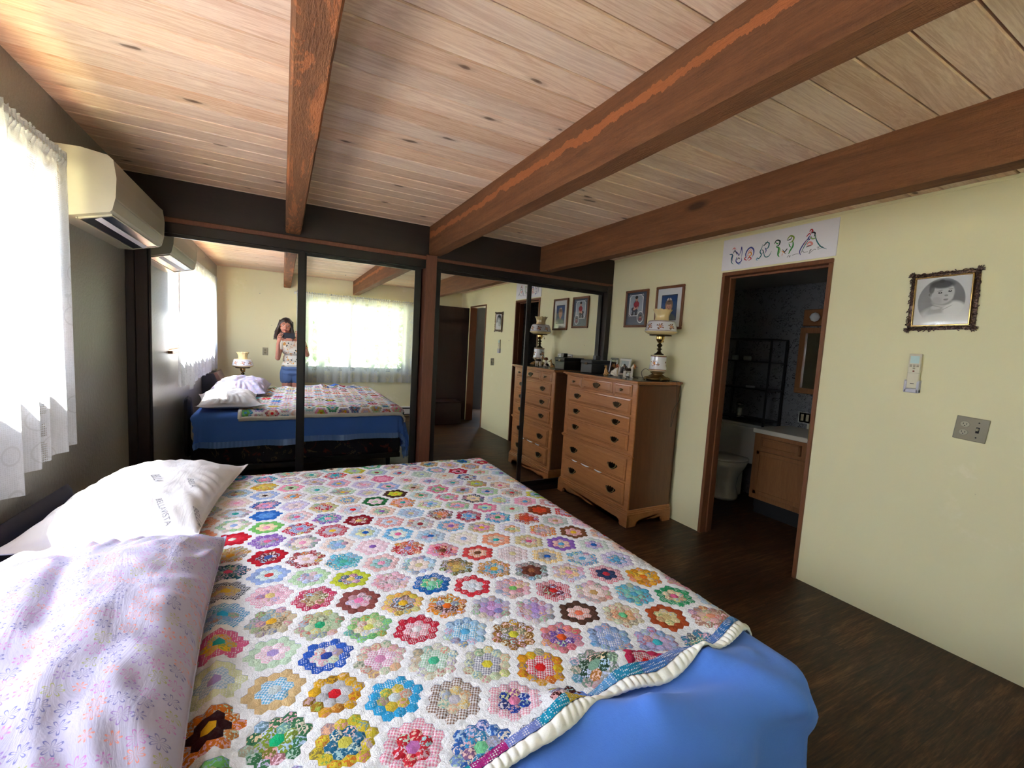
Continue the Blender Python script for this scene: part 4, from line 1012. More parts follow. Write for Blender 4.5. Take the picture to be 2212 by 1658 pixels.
# ------------------------------------------------------------------ lamps
CRM = rgb(232, 205, 150); MILK = rgb(226, 222, 228); BRN = rgb(120, 58, 30); ORG = rgb(196, 96, 40)
def floral(n, zc, zr):
    def f(a, z):
        t = (a*n/(2*pi)) % 1.0-.5; x = t*2.1; y = (z-zc)/zr
        # leaves and petals around each motif
        r = math.hypot(x*1.1, y); an = math.atan2(y, x*1.1)
        if r < .12: return rgb(226, 170, 60)
        if r < .26+.14*sin(an*5+1.0) : return ORG
        if .26 < r < .52+.12*sin(an*3+2) and sin(an*7) > .2: return BRN
        if .45 < r < .75 and abs(sin(an*2.0-.6)) > .88: return rgb(130, 84, 50)
        return None
    return f
def lamp(name, label, lamp_loc, rz=0):
    e = empty(name, lamp_loc, rz)
    # base
    def frad(a, r, z):
        k = 1+.10*cos(4*a)+.03*cos(12*a) if z < .05 else 1
        return r*k
    b = MB().lathe([(0, 0.001), (.080, .001), (.088, .006), (.092, .014), (.080, .026), (.058, .040), (.040, .052), (.052, .060), (.060, .066), (.030, .072), (0, .074)], 48, rad=frad)
    for k in range(4):
        a = pi/4+k*pi/2; b.tube([(cos(a)*.075, sin(a)*.075, .022), (cos(a)*.098, sin(a)*.098, .016), (cos(a)*.102, sin(a)*.102, .006), (cos(a)*.094, sin(a)*.094, .004)], [.010, .011, .009, .006], 8)
    b.build('base', M['abrass'], e, True)
    ff = floral(3, .140, .036)
    def fc(a, z):
        if abs(z-.197) < .003 or abs(z-.088) < .002: return BRN
        if z > .199 or z < .084: return rgb(226, 206, 170)
        return ff(a, z) or MILK
    n = 44; prof = [(.050, .072), (.066, .076), (.075, .080), (.072, .086)]+[(.070-.007*(k/n)-.003*sin(pi*k/n), .086+(.112*k/n)) for k in range(1, n+1)]+[(.064, .200), (.060, .206), (.020, .210)]
    MB().lathe(prof, 144, colfn=fc).build('font', M['glasspaint'], e, True)
    MB().lathe([(.036, .208), (.040, .214), (.022, .224), (.012, .240), (.014, .250), (.024, .256), (.013, .262), (.011, .270), (.020, .280), (.022, .288), (.014, .298), (.008, .304)], 24).build('stem', M['dkbrass'], e, True)
    MB().lathe([(.008, .300), (.010, .304), (.020, .312), (.030, .330), (.033, .345), (.031, .352), (.034, .360), (.029, .366), (.026, .372)], 32).build('burner', M['brass'], e, True)
    MB().lathe([(.018, .366), (.085, .362), (.088, .366), (.085, .370), (.018, .372)], 40).build('shade_ring', M['dkbrass'], e, True)
    b = MB().tube([(.030, 0, .345), (.052, 0, .338), (.055, 0, .322)], .0022, 6); b.lathe([(0, -.006), (.007, -.003), (.007, .003), (0, .006)], 10, (.055, 0, .318)); b.build('switch_key', M['brass'], e, True)
    f2 = floral(8, .435, .034)
    def fs_(a, z):
        if abs(z-.477) < .0022 or abs(z-.403) < .0022: return BRN
        if z < .400 or z > .480: return CRM
        return f2(a, z) or MILK
    n = 52; pr = [(.080, .370), (.100, .376), (.121, .388), (.128, .398), (.126, .402)]
    for k in range(1, n+1):
        t = k/n; pr.append((.126-.013*t-.010*t**.5+.004*sin(pi*t), .402+.076*t))
    pr += [(.098, .482), (.080, .486), (.062, .488)]
    MB().lathe(pr, 176, colfn=fs_).build('shade', M['glasspaint'], e, True)
    def cr_(a, r, z):
        t = (z-.486)/.09
        sc = 1+.025*cos(11*a)*t
        return (r*sc, z+(.007*abs(cos(5.5*a))-.004 if t > .9 else 0))
    MB().lathe([(.054, .486), (.056, .492), (.054, .500), (.053, .515), (.055, .532), (.061, .550), (.071, .566), (.076, .574), (.073, .574), (.058, .550), (.051, .530), (.049, .510), (.050, .490)], 110, rad=cr_, colfn=lambda a, z: CRM, cap=False).build('crown', M['glasspaint'], e, True)
    return tag(e, label, 'lamp')
lp = lamp('table_lamp', 'ornate table lamp with a floral milk-glass shade standing on the dresser', (2.725, 2.595, 1.1635), .3)
# cords and dangling pull
def cord(pts, label, r=.0022):
    P = [Vector(p) for p in pts]; out = []
    for i in range(len(P)-1):
        p0, p1, p2, p3 = P[max(i-1, 0)], P[i], P[i+1], P[min(i+2, len(P)-1)]
        for k in range(8):
            t = k/8; out.append(.5*((2*p1)+(-p0+p2)*t+(2*p0-5*p1+4*p2-p3)*t*t+(-p0+3*p1-3*p2+p3)*t**3))
    out.append(P[-1])
    return tag(MB().tube(out, r, 6).build('lamp_cord', M['black'], None, True), label, 'cord')
T = 1.1665
cord([(2.70, 2.70, T), (2.69, 2.72, T+.01), (2.68, 2.725, T+.055), (2.685, 2.69, T+.085), (2.70, 2.66, T+.07)], 'thin dark cord looping up beside the dresser lamp base')
cord([(2.76, 2.50, T+.005), (2.79, 2.48, T), (2.80, 2.455, T-.002), (2.80, 2.448, 1.12), (2.81, 2.446, .98), (2.79, 2.446, .88), (2.77, 2.446, .80), (2.775, 2.446, .93), (2.84, 2.446, 1.02), (2.845, 2.448, 1.12), (2.84, 2.458, T-.002), (2.80, 2.50, T)], 'dark cord hanging down the side of the dresser', .0018)
cord([(2.66, 2.74, T), (2.64, 2.85, T), (2.70, 2.90, T)], 'short dark cord lying behind the dog figurines')
# nightstand and its lamp, seen in the mirror
e = empty('nightstand', (-.53, .04, 0))
MB().box(-.22, .22, -.20, .20, .10, .48, .006).build('body', M['maple_z'], e); MB().box(-.24, .24, -.22, .22, .48, .505, .006).build('top', M['maple'], e)
for z in (.14, .31): 
    d = MB().box(-.19, .19, .20, .214, z, z+.14, .004).build('drawer', M['maple'], e)
for sx in (-.19, .19):
    for sy in (-.17, .17): MB().box(sx-.025, sx+.025, sy-.025, sy+.025, 0, .105, .004).build('leg', M['maple_z'], e)
tag(e, 'brown nightstand between the bed and the back wall under the second lamp', 'nightstand')
lamp('table_lamp', 'floral milk-glass lamp beside the bed, seen in the mirror above the pillows', (-.47, .08, .5055), 1.1)
# ------------------------------------------------------------------ things on the dresser
e = empty('file_box', (2.66, 3.31, 1.1637))
MB().box(-.115, .13, -.085, .085, 0, .088, .005, seg=2).build('box_body', M['boxblk'], e)
MB().box(-.119, .134, -.089, .089, .088, .124, .007, seg=2).build('lid', M['boxblk'], e)
MB().box(-.122, -.118, -.02, .02, .078, .10, .001).build('clasp', M['dkbrass'], e)
tag(e, 'black lidded box at the closet end of the dresser top', 'box')
tag(MB().box(2.60, 2.655, 3.245, 3.29, 1.2880, 1.330, .003).build('small_box', M['boxblk']), 'small black box sitting on top of the larger black box', 'box')
def painted(name, w, h, fn, nu, nv, parent, mt=None, x=0.0, bump_=0):
    """flat print in the local y-z plane facing -x; fn(u,v)->colour, u to the viewer's right (towards -y)"""
    b = MB()
    for i in range(nu):
        for j in range(nv):
            u0, u1, v0, v1 = i/nu, (i+1)/nu, j/nv, (j+1)/nv
            c = fn((u0+u1)/2, (v0+v1)/2)
            if c is None: continue
            Y = lambda u: w*(.5-u); Z = lambda v: h*(v-.5)
            b.add([(x, Y(u0), Z(v0)), (x, Y(u1), Z(v0)), (x, Y(u1), Z(v1)), (x, Y(u0), Z(v1))], [(0, 1, 2, 3)], 0, c)
    return b.build(name, mt or M['print'], parent)
def ell(u, v, cx, cy, rx, ry, rot=0):
    dx, dy = u-cx, v-cy
    if rot: dx, dy = dx*cos(rot)+dy*sin(rot), -dx*sin(rot)+dy*cos(rot)
    return (dx/rx)**2+(dy/ry)**2
def paint(bg, shapes):
    def f(u, v):
        c = bg(u, v) if callable(bg) else bg
        for s in shapes:
            d = ell(u, v, *s[0])
            soft = s[2] if len(s) > 2 else .05
            if d < 1+soft:
                k = 1 if d < 1-soft else (1+soft-d)/(2*soft); k *= s[3] if len(s) > 3 else 1
                c = tuple(c[i]*(1-k)+s[1][i]*k for i in range(3))
        return c
    return f
def pframe(name, w, h, bw, mt, loc, label, pic, nu, nv, depth=.018, rz=0, lean=0, cat='picture frame', rail=None, glass=True):
    e = empty(name, loc, rz); e.rotation_euler = (0, lean, rz)
    b = MB(); hw, hh = w/2, h/2
    for (y0, y1, z0, z1) in ((-hw, hw, hh-bw, hh), (-hw, hw, -hh, -hh+bw), (-hw, -hw+bw, -hh+bw, hh-bw), (hw-bw, hw, -hh+bw, hh-bw)):
        b.box(-depth, 0, y0, y1, z0, z1, min(.004, bw*.3))
    b.build('frame', mt, e)
    painted('print', w-2*bw+.002, h-2*bw+.002, pic, nu, nv, e, x=-depth*.45)
    if glass: MB().box(-depth*.6, -depth*.57, -hw+bw, hw-bw, -hh+bw, hh-bw).build('glass', M['pglass'], e)
    return tag(e, label, cat)
SK = rgb(214, 160, 138); SK2 = rgb(180, 122, 100); NAVY = rgb(38, 46, 66)
# boy in red shirt, slate mat with white outline and an oval inset
def boy(u, v):
    mat = rgb(78, 88, 108)
    ins = (.13 < u < .84 and .27 < v < .93)
    cut = min(math.hypot(u-.13, (v-.93)*1.25), math.hypot(u-.84, (v-.93)*1.25), math.hypot(u-.13, (v-.27)*1.25))
    c = mat
    if ins and cut > .085:
        c = rgb(236, 238, 240)
        if .165 < u < .805 and .295 < v < .905 and cut > .12:
            c = paint(lambda a, b_: tuple(x*(1-.25*abs(b_-.6)) for x in rgb(168, 176, 190)), [
                ((.47, .33, .24, .05), rgb(150, 156, 168), .4), ((.42, .47, .17, .07, -.2), NAVY), ((.34, .37, .05, .08, .2), NAVY), ((.50, .37, .06, .09, -.1), NAVY), ((.30, .32, .06, .022), rgb(24, 24, 30)), ((.50, .315, .06, .025), rgb(24, 24, 30)),
                ((.50, .62, .115, .13), rgb(158, 28, 50)), ((.41, .60, .04, .09, .3), rgb(158, 28, 50)), ((.59, .60, .04, .09, -.3), rgb(158, 28, 50)), ((.44, .50, .10, .03, .3), SK), ((.40, .51, .03, .06), SK), ((.56, .52, .03, .05), SK),
                ((.50, .745, .05, .03), SK2), ((.495, .80, .065, .06), SK), ((.49, .845, .075, .045), rgb(30, 22, 20))])(u, v)
    elif ins or (cut < .085 and .11 < u < .86 and .25 < v < .95):
        if cut > .03 and cut < .05: c = rgb(225, 228, 232)
    d = ell(u, v, .74, .24, .165, .18)
    if d < 1: c = rgb(240, 240, 240)
    if d < .72: c = paint(rgb(96, 104, 118), [((.74, .24, .06, .06), SK), ((.74, .18, .08, .05), rgb(120, 34, 48)), ((.74, .28, .06, .03), rgb(40, 30, 28))])(u, v)
    return c
pframe('wall_photo_frame', .295, .345, .022, M['doorframe'], (XR-.001, 3.103, 1.787), 'wooden wall frame with a photo of a boy in a red shirt', boy, 70, 84)
def girl(u, v):
    if not (.17 < u < .83 and .17 < v < .83): return rgb(226, 228, 230)
    if not (.185 < u < .815 and .185 < v < .815): return rgb(60, 62, 70)
    bg = lambda a, b_: tuple(x*(1.1-.5*abs(a-.4)) for x in rgb(28, 66, 122))
    return paint(bg, [((.50, .20, .30, .16), rgb(92, 104, 108), .2), ((.50, .38, .06, .06), SK2), ((.50, .56, .16, .17), rgb(150, 118, 96), .1), ((.50, .50, .115, .135), SK, .1), ((.50, .625, .13, .05), rgb(140, 110, 90)), ((.44, .715, .045, .024, .5), rgb(232, 226, 222)), ((.56, .715, .045, .024, -.5), rgb(232, 226, 222)), ((.50, .66, .05, .02), rgb(90, 64, 54)),
        ((.455, .515, .018, .010), rgb(60, 40, 36)), ((.545, .515, .018, .010), rgb(60, 40, 36)), ((.50, .435, .03, .010), rgb(180, 90, 84)), ((.50, .475, .012, .018), SK2)])(u, v)
pframe('wall_photo_frame', .305, .37, .022, M['doorframe'], (XR-.001, 2.712, 1.778), 'wooden wall frame with a photo of a girl wearing a white bow', girl, 70, 84)
# standing frames
dogpic = paint(lambda u, v: rgb(40, 36, 40) if v > .55 else rgb(96, 72, 50), [((.5, .5, .3, .14), rgb(176, 122, 70)), ((.36, .62, .10, .12, .3), rgb(150, 100, 56)), ((.64, .62, .08, .10, -.3), rgb(190, 150, 100)), ((.5, .28, .28, .16), rgb(60, 44, 36)), ((.42, .40, .10, .08), rgb(30, 24, 22))])
dogpic2 = paint(lambda u, v: rgb(190, 198, 206) if v > .5 else rgb(60, 62, 70), [((.45, .62, .16, .14), rgb(50, 42, 40)), ((.42, .70, .05, .10, -.3), rgb(40, 34, 32)), ((.66, .50, .16, .12), rgb(66, 60, 64)), ((.5, .3, .26, .22), rgb(30, 28, 30)), ((.42, .56, .10, .10), rgb(140, 96, 64))])
fr = pframe('standing_photo_frame', .120, .155, .016, plain('pewter_frame', (.22, .21, .21), .35, .6), (2.755, 3.165, 1.2415), 'grey standing photo frame beside the black box on the dresser', dogpic, 26, 34, .012, R(-8), R(8))
MB().prism([(0, -.07), (.06, -.076), (.004, .03)], -.015, .015, 'y').build('easel_back', M['boxblk'], fr)
fr = pframe('standing_photo_frame', .130, .155, .022, M['white'], (2.755, 3.01, 1.2415), 'white standing photo frame behind the middle dog figurine', dogpic2, 26, 34, .014, R(6), R(8))
MB().prism([(0, -.07), (.06, -.076), (.004, .03)], -.015, .015, 'y').build('easel_back', M['boxblk'], fr)
# blob bodies: tapered capsules fused by a voxel remesh
def caps(b, p, q, r0, r1, c=None, n=1):
    pts = []
    bm = bmesh.new(); bmesh.ops.create_icosphere(bm, subdivisions=2, radius=1); sp = [v.co.copy() for v in bm.verts]; bm.free()
    p, q = Vector(p), Vector(q)
    def sc(r, s): return Vector((s.x*r[0], s.y*r[1], s.z*r[2])) if isinstance(r, tuple) else s*r
    pts = [p+sc(r0, s) for s in sp]+[q+sc(r1, s) for s in sp]
    b.hull(pts)
def blob(name, segs, voxel, mt, parent=None, smooth=6, loc=None):
    b = MB()
    for s in segs: caps(b, *s)
    o = b.build(name, mt, None, True)
    if loc is not None: o.location = loc
    rm = o.modifiers.new('remesh', 'REMESH'); rm.mode = 'VOXEL'; rm.voxel_size = voxel; rm.use_smooth_shade = True
    sm = o.modifiers.new('smooth', 'SMOOTH'); sm.iterations = smooth; sm.factor = .5
    bpy.context.view_layer.update()
    me = bpy.data.meshes.new_from_object(o.evaluated_get(bpy.context.evaluated_depsgraph_get()))
    o.modifiers.clear(); o.data = me; me.name = name
    me.polygons.foreach_set('use_smooth', [True]*len(me.polygons))
    if parent is not None: o.parent = parent
    return o
def recolor(o, fn):
    me = o.data; a = me.color_attributes.new('Col', 'FLOAT_COLOR', 'POINT')
    buf = []
    for v in me.vertices: c = fn(v.co); buf.extend((c[0], c[1], c[2], 1))
    a.data.foreach_set('color', buf)
    me.materials.clear(); me.materials.append(M['ceramic'])
def sitting(scale):
    s = scale
    S = [((.0, -.012, .022), (0, -.020, .030), .022, .020), ((0, -.014, .030), (0, .012, .062), .020, .014), ((0, .012, .062), (0, .016, .082), .012, .011), ((0, .018, .090), (0, .022, .092), .0155, .014), ((0, .024, .090), (0, .045, .083), .010, .006),
         ((-.009, .014, .050), (-.009, .020, .006), .007, .0055), ((.009, .014, .050), (.009, .020, .006), .007, .0055), ((-.009, .020, .005), (-.009, .028, .004), .006, .004), ((.009, .020, .005), (.009, .028, .004), .006, .004),
         ((-.018, -.018, .020), (-.020, .006, .010), .014, .008), ((.018, -.018, .020), (.020, .006, .010), .014, .008), ((-.020, .006, .006), (-.020, .018, .005), .006, .005), ((.020, .006, .006), (.020, .018, .005), .006, .005),
         ((0, -.036, .012), (.0, -.062, .008), .006, .003)]
    return [(tuple(x*s for x in a), tuple(x*s for x in b_), r0*s, r1*s) for a, b_, r0, r1 in S]
def floppy(s): return [((-.013*s, .016*s, .098*s), (-.019*s, .020*s, .078*s), .005*s, .006*s), ((.013*s, .016*s, .098*s), (.019*s, .020*s, .078*s), .005*s, .006*s)]
def pricked(s): return [((-.009*s, .016*s, .100*s), (-.012*s, .014*s, .118*s), .006*s, .002*s), ((.009*s, .016*s, .100*s), (.012*s, .014*s, .118*s), .006*s, .002*s)]
def dogfig(segs, fn, loc, rz, label, eyes):
    o = blob('dog_figurine', segs, .0018, M['ceramic'], None, 3); recolor(o, fn); o.location = loc; o.rotation_euler = (0, 0, rz)
    b = MB()
    for p, r in eyes: b.lathe([(0, -r), (r*.8, -r*.5), (r, 0), (r*.8, r*.5), (0, r)], 8, p)
    b.build('eyes_and_nose', M['slot'], o, True)
    return tag(o, label, 'figurine')
TAN, DKB, WHT = rgb(206, 158, 96), rgb(52, 36, 30), rgb(226, 214, 200)
def nz(co, k, s): return mnoise.noise(Vector((co.x*s, co.y*s, co.z*s+k)))
s = .80
dogfig(sitting(s)+pricked(s), lambda c: DKB if (c.y < -.008*s and c.z > .024*s and nz(c, 1, 60) > -.1) or c.z > .108*s or (c.y > .040*s) else TAN, (2.60, 3.085, 1.1637), R(115), 'small tan and black sitting dog figurine in front of the grey frame', [((.007*s, .034*s, .094*s), .0016), ((-.007*s, .034*s, .094*s), .0016), ((0, .051*s, .084*s), .0024)])
s = 1.02
dogfig(sitting(s)+floppy(s), lambda c: rgb(150, 78, 44) if (c.z > .070*s and not (abs(c.x) < .006*s and c.y > .02*s)) else (DKB if nz(c, 5, 45) > .25 and c.y < .01 else WHT), (2.60, 2.965, 1.1637), R(200), 'white sitting dog figurine with brown ears in front of the white frame', [((.008*s, .034*s, .094*s), .0018), ((-.008*s, .034*s, .094*s), .0018), ((0, .051*s, .084*s), .0026)])
stand = [((0, -.030, .062), (0, .022, .064), .018, .020), ((0, .024, .068), (0, .040, .096), .014, .011), ((0, .044, .102), (0, .050, .104), .0155, .013), ((0, .054, .100), (0, .074, .093), .010, .0065),
 ((-.011, .026, .058), (-.011, .027, .006), .009, .0055), ((.011, .026, .058), (.011, .027, .006), .009, .0055), ((-.011, .027, .005), (-.011, .036, .004), .006, .005), ((.011, .027, .005), (.011, .036, .004), .006, .005),
 ((-.011, -.032, .058), (-.012, -.036, .032), .013, .006), ((-.012, -.040, .032), (-.012, -.036, .006), .006, .005), ((-.012, -.036, .005), (-.012, -.028, .004), .006, .005),
 ((.011, -.032, .058), (.012, -.036, .032), .013, .006), ((.012, -.040, .032), (.012, -.036, .006), .006, .005), ((.012, -.036, .005), (.012, -.028, .004), .006, .005),
 ((0, -.044, .070), (0, -.058, .092), .005, .004), ((0, -.058, .092), (0, -.056, .112), .004, .003), ((-.014, .040, .106), (-.019, .046, .082), .005, .007), ((.014, .040, .106), (.019, .046, .082), .005, .007)]
dogfig(stand, lambda c: rgb(196, 120, 60) if (c.y > .036 and c.z > .072 and not (abs(c.x) < .005 or c.y > .066)) else (DKB if (c.y < .012 and c.z > .058 and c.z < .095) else WHT), (2.605, 2.80, 1.1637), R(255), 'standing hound figurine between the white frame and the lamp', [((.008, .062, .107), .002), ((-.008, .062, .107), .002), ((0, .080, .094), .003)])
# ------------------------------------------------------------------ baby portrait
def baby(u, v):
    d = ell(u, v, .48, .50, .42, .47); w = rgb(226, 226, 230)
    if d > 1: return w
    bg = lambda a, b_: tuple(x*(1.0-.35*a+.25*(b_-.3)) for x in rgb(146, 146, 150))
    G = lambda g: rgb(g, g, g+2)
    c = paint(bg, [((.47, .20, .34, .20), G(206), .3), ((.40, .30, .16, .09, .2), G(176), .4, .8), ((.74, .30, .22, .18, -.4), G(232), .3), ((.50, .13, .3, .12), G(236), .3), ((.44, .40, .13, .06, .3), G(212), .3),
        ((.52, .48, .155, .07), G(168), .3), ((.49, .66, .215, .225), G(205), .12), ((.40, .50, .09, .09), G(188), .4, .7), ((.60, .57, .09, .08), G(214), .4, .8), ((.275, .64, .035, .055), G(160), .3), ((.265, .64, .018, .03), G(120), .4),
        ((.47, .84, .21, .085, -.05), G(74), .4, .95), ((.30, .76, .05, .10), G(84), .4, .85), ((.47, .905, .05, .035), G(70), .4),
        ((.455, .668, .036, .021, .05), G(58), .3), ((.625, .690, .033, .020, .02), G(58), .3), ((.45, .712, .055, .008, .22), G(150), .5), ((.635, .735, .048, .008, -.08), G(150), .5), ((.455, .672, .010, .008), G(235)), ((.625, .697, .009, .007), G(235)),
        ((.565, .61, .035, .022), G(150), .4, .7), ((.555, .60, .010, .007), G(80)), ((.585, .60, .008, .006), G(80)), ((.565, .530, .045, .012, .03), G(112), .3), ((.565, .513, .036, .012), G(165), .3), ((.40, .40, .12, .008, -.3), G(120), .5, .6), ((.60, .36, .10, .008, .5), G(130), .5, .6), ((.52, .08, .05, .02), G(150), .4, .7)])(u, v)
    fade = max(0, min(1, (.30-v)/.22)); c = tuple(x*(1-fade*.8)+w[i]*fade*.8 for i, x in enumerate(c))
    if d > .93: k = (d-.93)/.07; c = tuple(x*(1-k*.6)+w[i]*k*.6 for i, x in enumerate(c))
    return c
e = empty('portrait_frame', (XR-.001, .957, 1.725)); hw, hh, bw = .133, .148, .028
painted('print', 2*hw-2*bw+.004, 2*hh-2*bw+.004, baby, 110, 124, e, x=-.008)
MB().box(-.011, -.0105, -hw+bw, hw-bw, -hh+bw, hh-bw).build('glass', M['pglass'], e)
b = MB()
for (y0, y1, z0, z1) in ((-hw+bw-.006, hw-bw+.006, hh-bw-.002, hh-bw+.005), (-hw+bw-.006, hw-bw+.006, -hh+bw-.005, -hh+bw+.002), (-hw+bw-.006, -hw+bw+.001, -hh+bw, hh-bw), (hw-bw-.001, hw-bw+.006, -hh+bw, hh-bw)): b.box(-.017, 0, y0, y1, z0, z1, .002)
b.build('inner_moulding', M['brass'], e)
rf = random.Random(5); b = MB()
m = NT('tarnished_filigree'); v = m.obj(); n = m.noise(v, 120, 4, .7)
col = m.ramp(n, [(.35, (.035, .022, .020)), (.55, (.16, .10, .09)), (.68, (.55, .36, .18))])
M['fili'] = m.done(m.bsdf(col, .32, .8, m.bump(n, .5, .003)))
for (y0, y1, z0, z1) in ((-hw, hw, hh-bw+.003, hh), (-hw, hw, -hh, -hh+bw-.003), (-hw, -hw+bw-.003, -hh, hh), (hw-bw+.003, hw, -hh, hh)): b.box(-.006, 0, y0+.004, y1-.004, z0+.004, z1-.004, .002)
def scroll(cy, cz, s, a0, turn):
    pts = []
    for k in range(16):
        t = k/15; a = a0+turn*t*4.6; r = s*(1-.78*t); pts.append((-.010-.003*sin(t*3), cy+cos(a)*r, cz+sin(a)*r))
    b.tube(pts, [.0022*(1-.4*k/15) for k in range(16)], 5)
per = []
nyy, nzz = 12, 14
for k in range(nyy): per += [(-hw+.012+(2*hw-.024)*k/(nyy-1), hh-.010), (-hw+.012+(2*hw-.024)*k/(nyy-1), -hh+.010)]
for k in range(1, nzz-1): per += [(-hw+.010, -hh+.012+(2*hh-.024)*k/(nzz-1)), (hw-.010, -hh+.012+(2*hh-.024)*k/(nzz-1))]
for k, (y, z) in enumerate(per):
    scroll(y, z, .0125, rf.uniform(0, 6.28), 1); scroll(y+rf.uniform(-.006, .006), z+rf.uniform(-.006, .006), .009, rf.uniform(0, 6.28), -1)
for sy in (-1, 1):
    for sz in (-1, 1):
        for k in range(5): a = math.atan2(sz, sy)+(k-2)*.42; b.tube([(-.010, sy*(hw-.012), sz*(hh-.012)), (-.013, sy*(hw-.012)+cos(a)*.014, sz*(hh-.012)+sin(a)*.014), (-.009, sy*(hw-.012)+cos(a)*.022, sz*(hh-.012)+sin(a)*.022)], [.004, .004, .001], 6)
b.build('filigree_border', M['fili'], e, True)
e.rotation_euler = (R(-1.5), 0, 0)
tag(e, 'ornate filigree frame with a black and white baby portrait on the right wall', 'portrait')
# ------------------------------------------------------------------ name sign above the bathroom door
e = empty('name_sign', (XR-.001, 1.852, 2.138)); hw, hh = .386, .113
MB().box(-.005, 0, -hw, hw, -hh, hh, .001).build('board', plain('white_card', rgb(240, 236, 242), .7), e)
# brush strokes: polylines in sign units (u right 0..1.93, v up 0..0.57 from zoomed photo), colour, width
def stroke(pts, col, w, taper=True):
    P = [Vector((hw-(p[0])*2*hw, -hh+p[1]*2*hh)) for p in pts]; out = []
    for i in range(len(P)-1):
        p0, p1, p2, p3 = P[max(i-1, 0)], P[i], P[i+1], P[min(i+2, len(P)-1)]
        for k in range(7):
            t = k/7; out.append(.5*((2*p1)+(-p0+p2)*t+(2*p0-5*p1+4*p2-p3)*t*t+(-p0+3*p1-3*p2+p3)*t**3))
    out.append(P[-1]); n = len(out); vs = []; fs = []
    for i, p in enumerate(out):
        d = out[min(i+1, n-1)]-out[max(i-1, 0)]; d.normalize(); nn = Vector((-d.y, d.x)); t = i/(n-1)
        ww = w*(.25+.75*sin(pi*min(1, t*1.05+.02))**.7 if taper else 1)*.5
        vs += [(-.0055, p.x+nn.x*ww, p.y+nn.y*ww), (-.0055, p.x-nn.x*ww, p.y-nn.y*ww)]
    for i in range(n-1): fs.append((2*i, 2*i+1, 2*i+3, 2*i+2))
    return vs, fs, col
TE, PU, GR, DG, RD, PK, OR_, BK = rgb(30, 110, 120), rgb(70, 72, 150), rgb(60, 150, 70), rgb(30, 60, 60), rgb(196, 40, 56), rgb(236, 150, 150), rgb(230, 150, 60), rgb(30, 26, 34)
ST = [
 # N
 ([(.075, .47), (.105, .45), (.100, .30), (.105, .18), (.125, .10)], TE, .009), ([(.08, .46), (.112, .43), (.108, .3), (.12, .2)], PU, .005), ([(.10, .62), (.12, .68), (.14, .60)], PK, .006), ([(.11, .66), (.13, .62)], RD, .005), ([(.112, .48), (.13, .57), (.155, .40)], DG, .008),
 ([(.13, .56), (.16, .46), (.175, .36)], PU, .008), ([(.175, .36), (.19, .52), (.195, .66), (.205, .45), (.200, .30)], PU, .007), ([(.155, .34), (.150, .20), (.175, .12), (.205, .18), (.20, .30)], PU, .010), ([(.16, .24), (.175, .30), (.19, .24)], BK, .006), ([(.165, .11), (.185, .08), (.205, .12)], rgb(120, 170, 220), .006),
 # O
 ([(.250, .26), (.243, .40), (.262, .54), (.290, .58), (.315, .50), (.320, .36), (.305, .24)], PU, .013), ([(.247, .30), (.236, .22), (.262, .17)], RD, .009), ([(.265, .19), (.28, .27), (.30, .20), (.275, .15)], RD, .009), ([(.27, .38), (.285, .44), (.30, .36), (.285, .30), (.272, .34)], OR_, .010), ([(.262, .30), (.268, .45), (.288, .51), (.304, .42)], PK, .007),
 # R
 ([(.355, .20), (.375, .17), (.395, .28), (.380, .38), (.392, .50), (.398, .62)], TE, .009), ([(.398, .45), (.41, .38), (.405, .30)], DG, .007), ([(.405, .56), (.425, .62), (.445, .70)], DG, .009), ([(.42, .66), (.455, .62), (.45, .48), (.425, .44)], TE, .010), ([(.42, .50), (.435, .40), (.425, .30)], PU, .007), ([(.41, .40), (.43, .20), (.465, .20), (.485, .34)], TE, .007), ([(.36, .22), (.352, .14), (.368, .12)], rgb(90, 160, 200), .006),
 # M
 ([(.505, .56), (.52, .66), (.55, .62), (.545, .50), (.52, .48)], DG, .011), ([(.515, .60), (.53, .55), (.54, .58)], GR, .008), ([(.520, .46), (.545, .40), (.545, .20), (.56, .12)], GR, .012), ([(.548, .44), (.558, .34), (.552, .20)], rgb(140, 190, 90), .007), ([(.58, .34), (.60, .26), (.62, .34), (.60, .24), (.615, .18)], BK, .007), ([(.575, .30), (.60, .22)], OR_, .006),
 ([(.585, .22), (.58, .14)], PK, .005), ([(.61, .62), (.635, .72), (.665, .66), (.655, .54), (.625, .52)], rgb(130, 160, 50), .011), ([(.61, .60), (.64, .62), (.65, .70)], DG, .007), ([(.66, .54), (.665, .40), (.645, .26), (.635, .16)], GR, .012), ([(.628, .50), (.64, .40), (.652, .36)], GR, .007),
 # A
 ([(.735, .08), (.725, .20), (.75, .40), (.785, .56), (.795, .66)], PU, .009), ([(.74, .18), (.765, .38), (.79, .52)], TE, .006), ([(.75, .36), (.775, .52)], OR_, .005), ([(.765, .60), (.785, .68), (.80, .64)], RD, .008), ([(.785, .74), (.80, .80), (.81, .73), (.79, .72)], RD, .010), ([(.80, .68), (.815, .70), (.83, .66), (.825, .56)], BK, .011), ([(.80, .60), (.81, .52), (.835, .52), (.835, .62)], rgb(150, 180, 110), .010),
 ([(.83, .62), (.85, .42), (.885, .24), (.93, .14)], TE, .008), ([(.775, .36), (.79, .42), (.81, .40), (.815, .34), (.775, .33)], PK, .014), ([(.772, .29), (.79, .31), (.815, .32)], BK, .006), ([(.78, .60), (.79, .50), (.80, .58)], PU, .007)]
sg = [(.62, -.02), (.64, .03), (.63, .0), (.655, .03), (.68, .045), (.69, .03), (.71, .06), (.72, .05)]
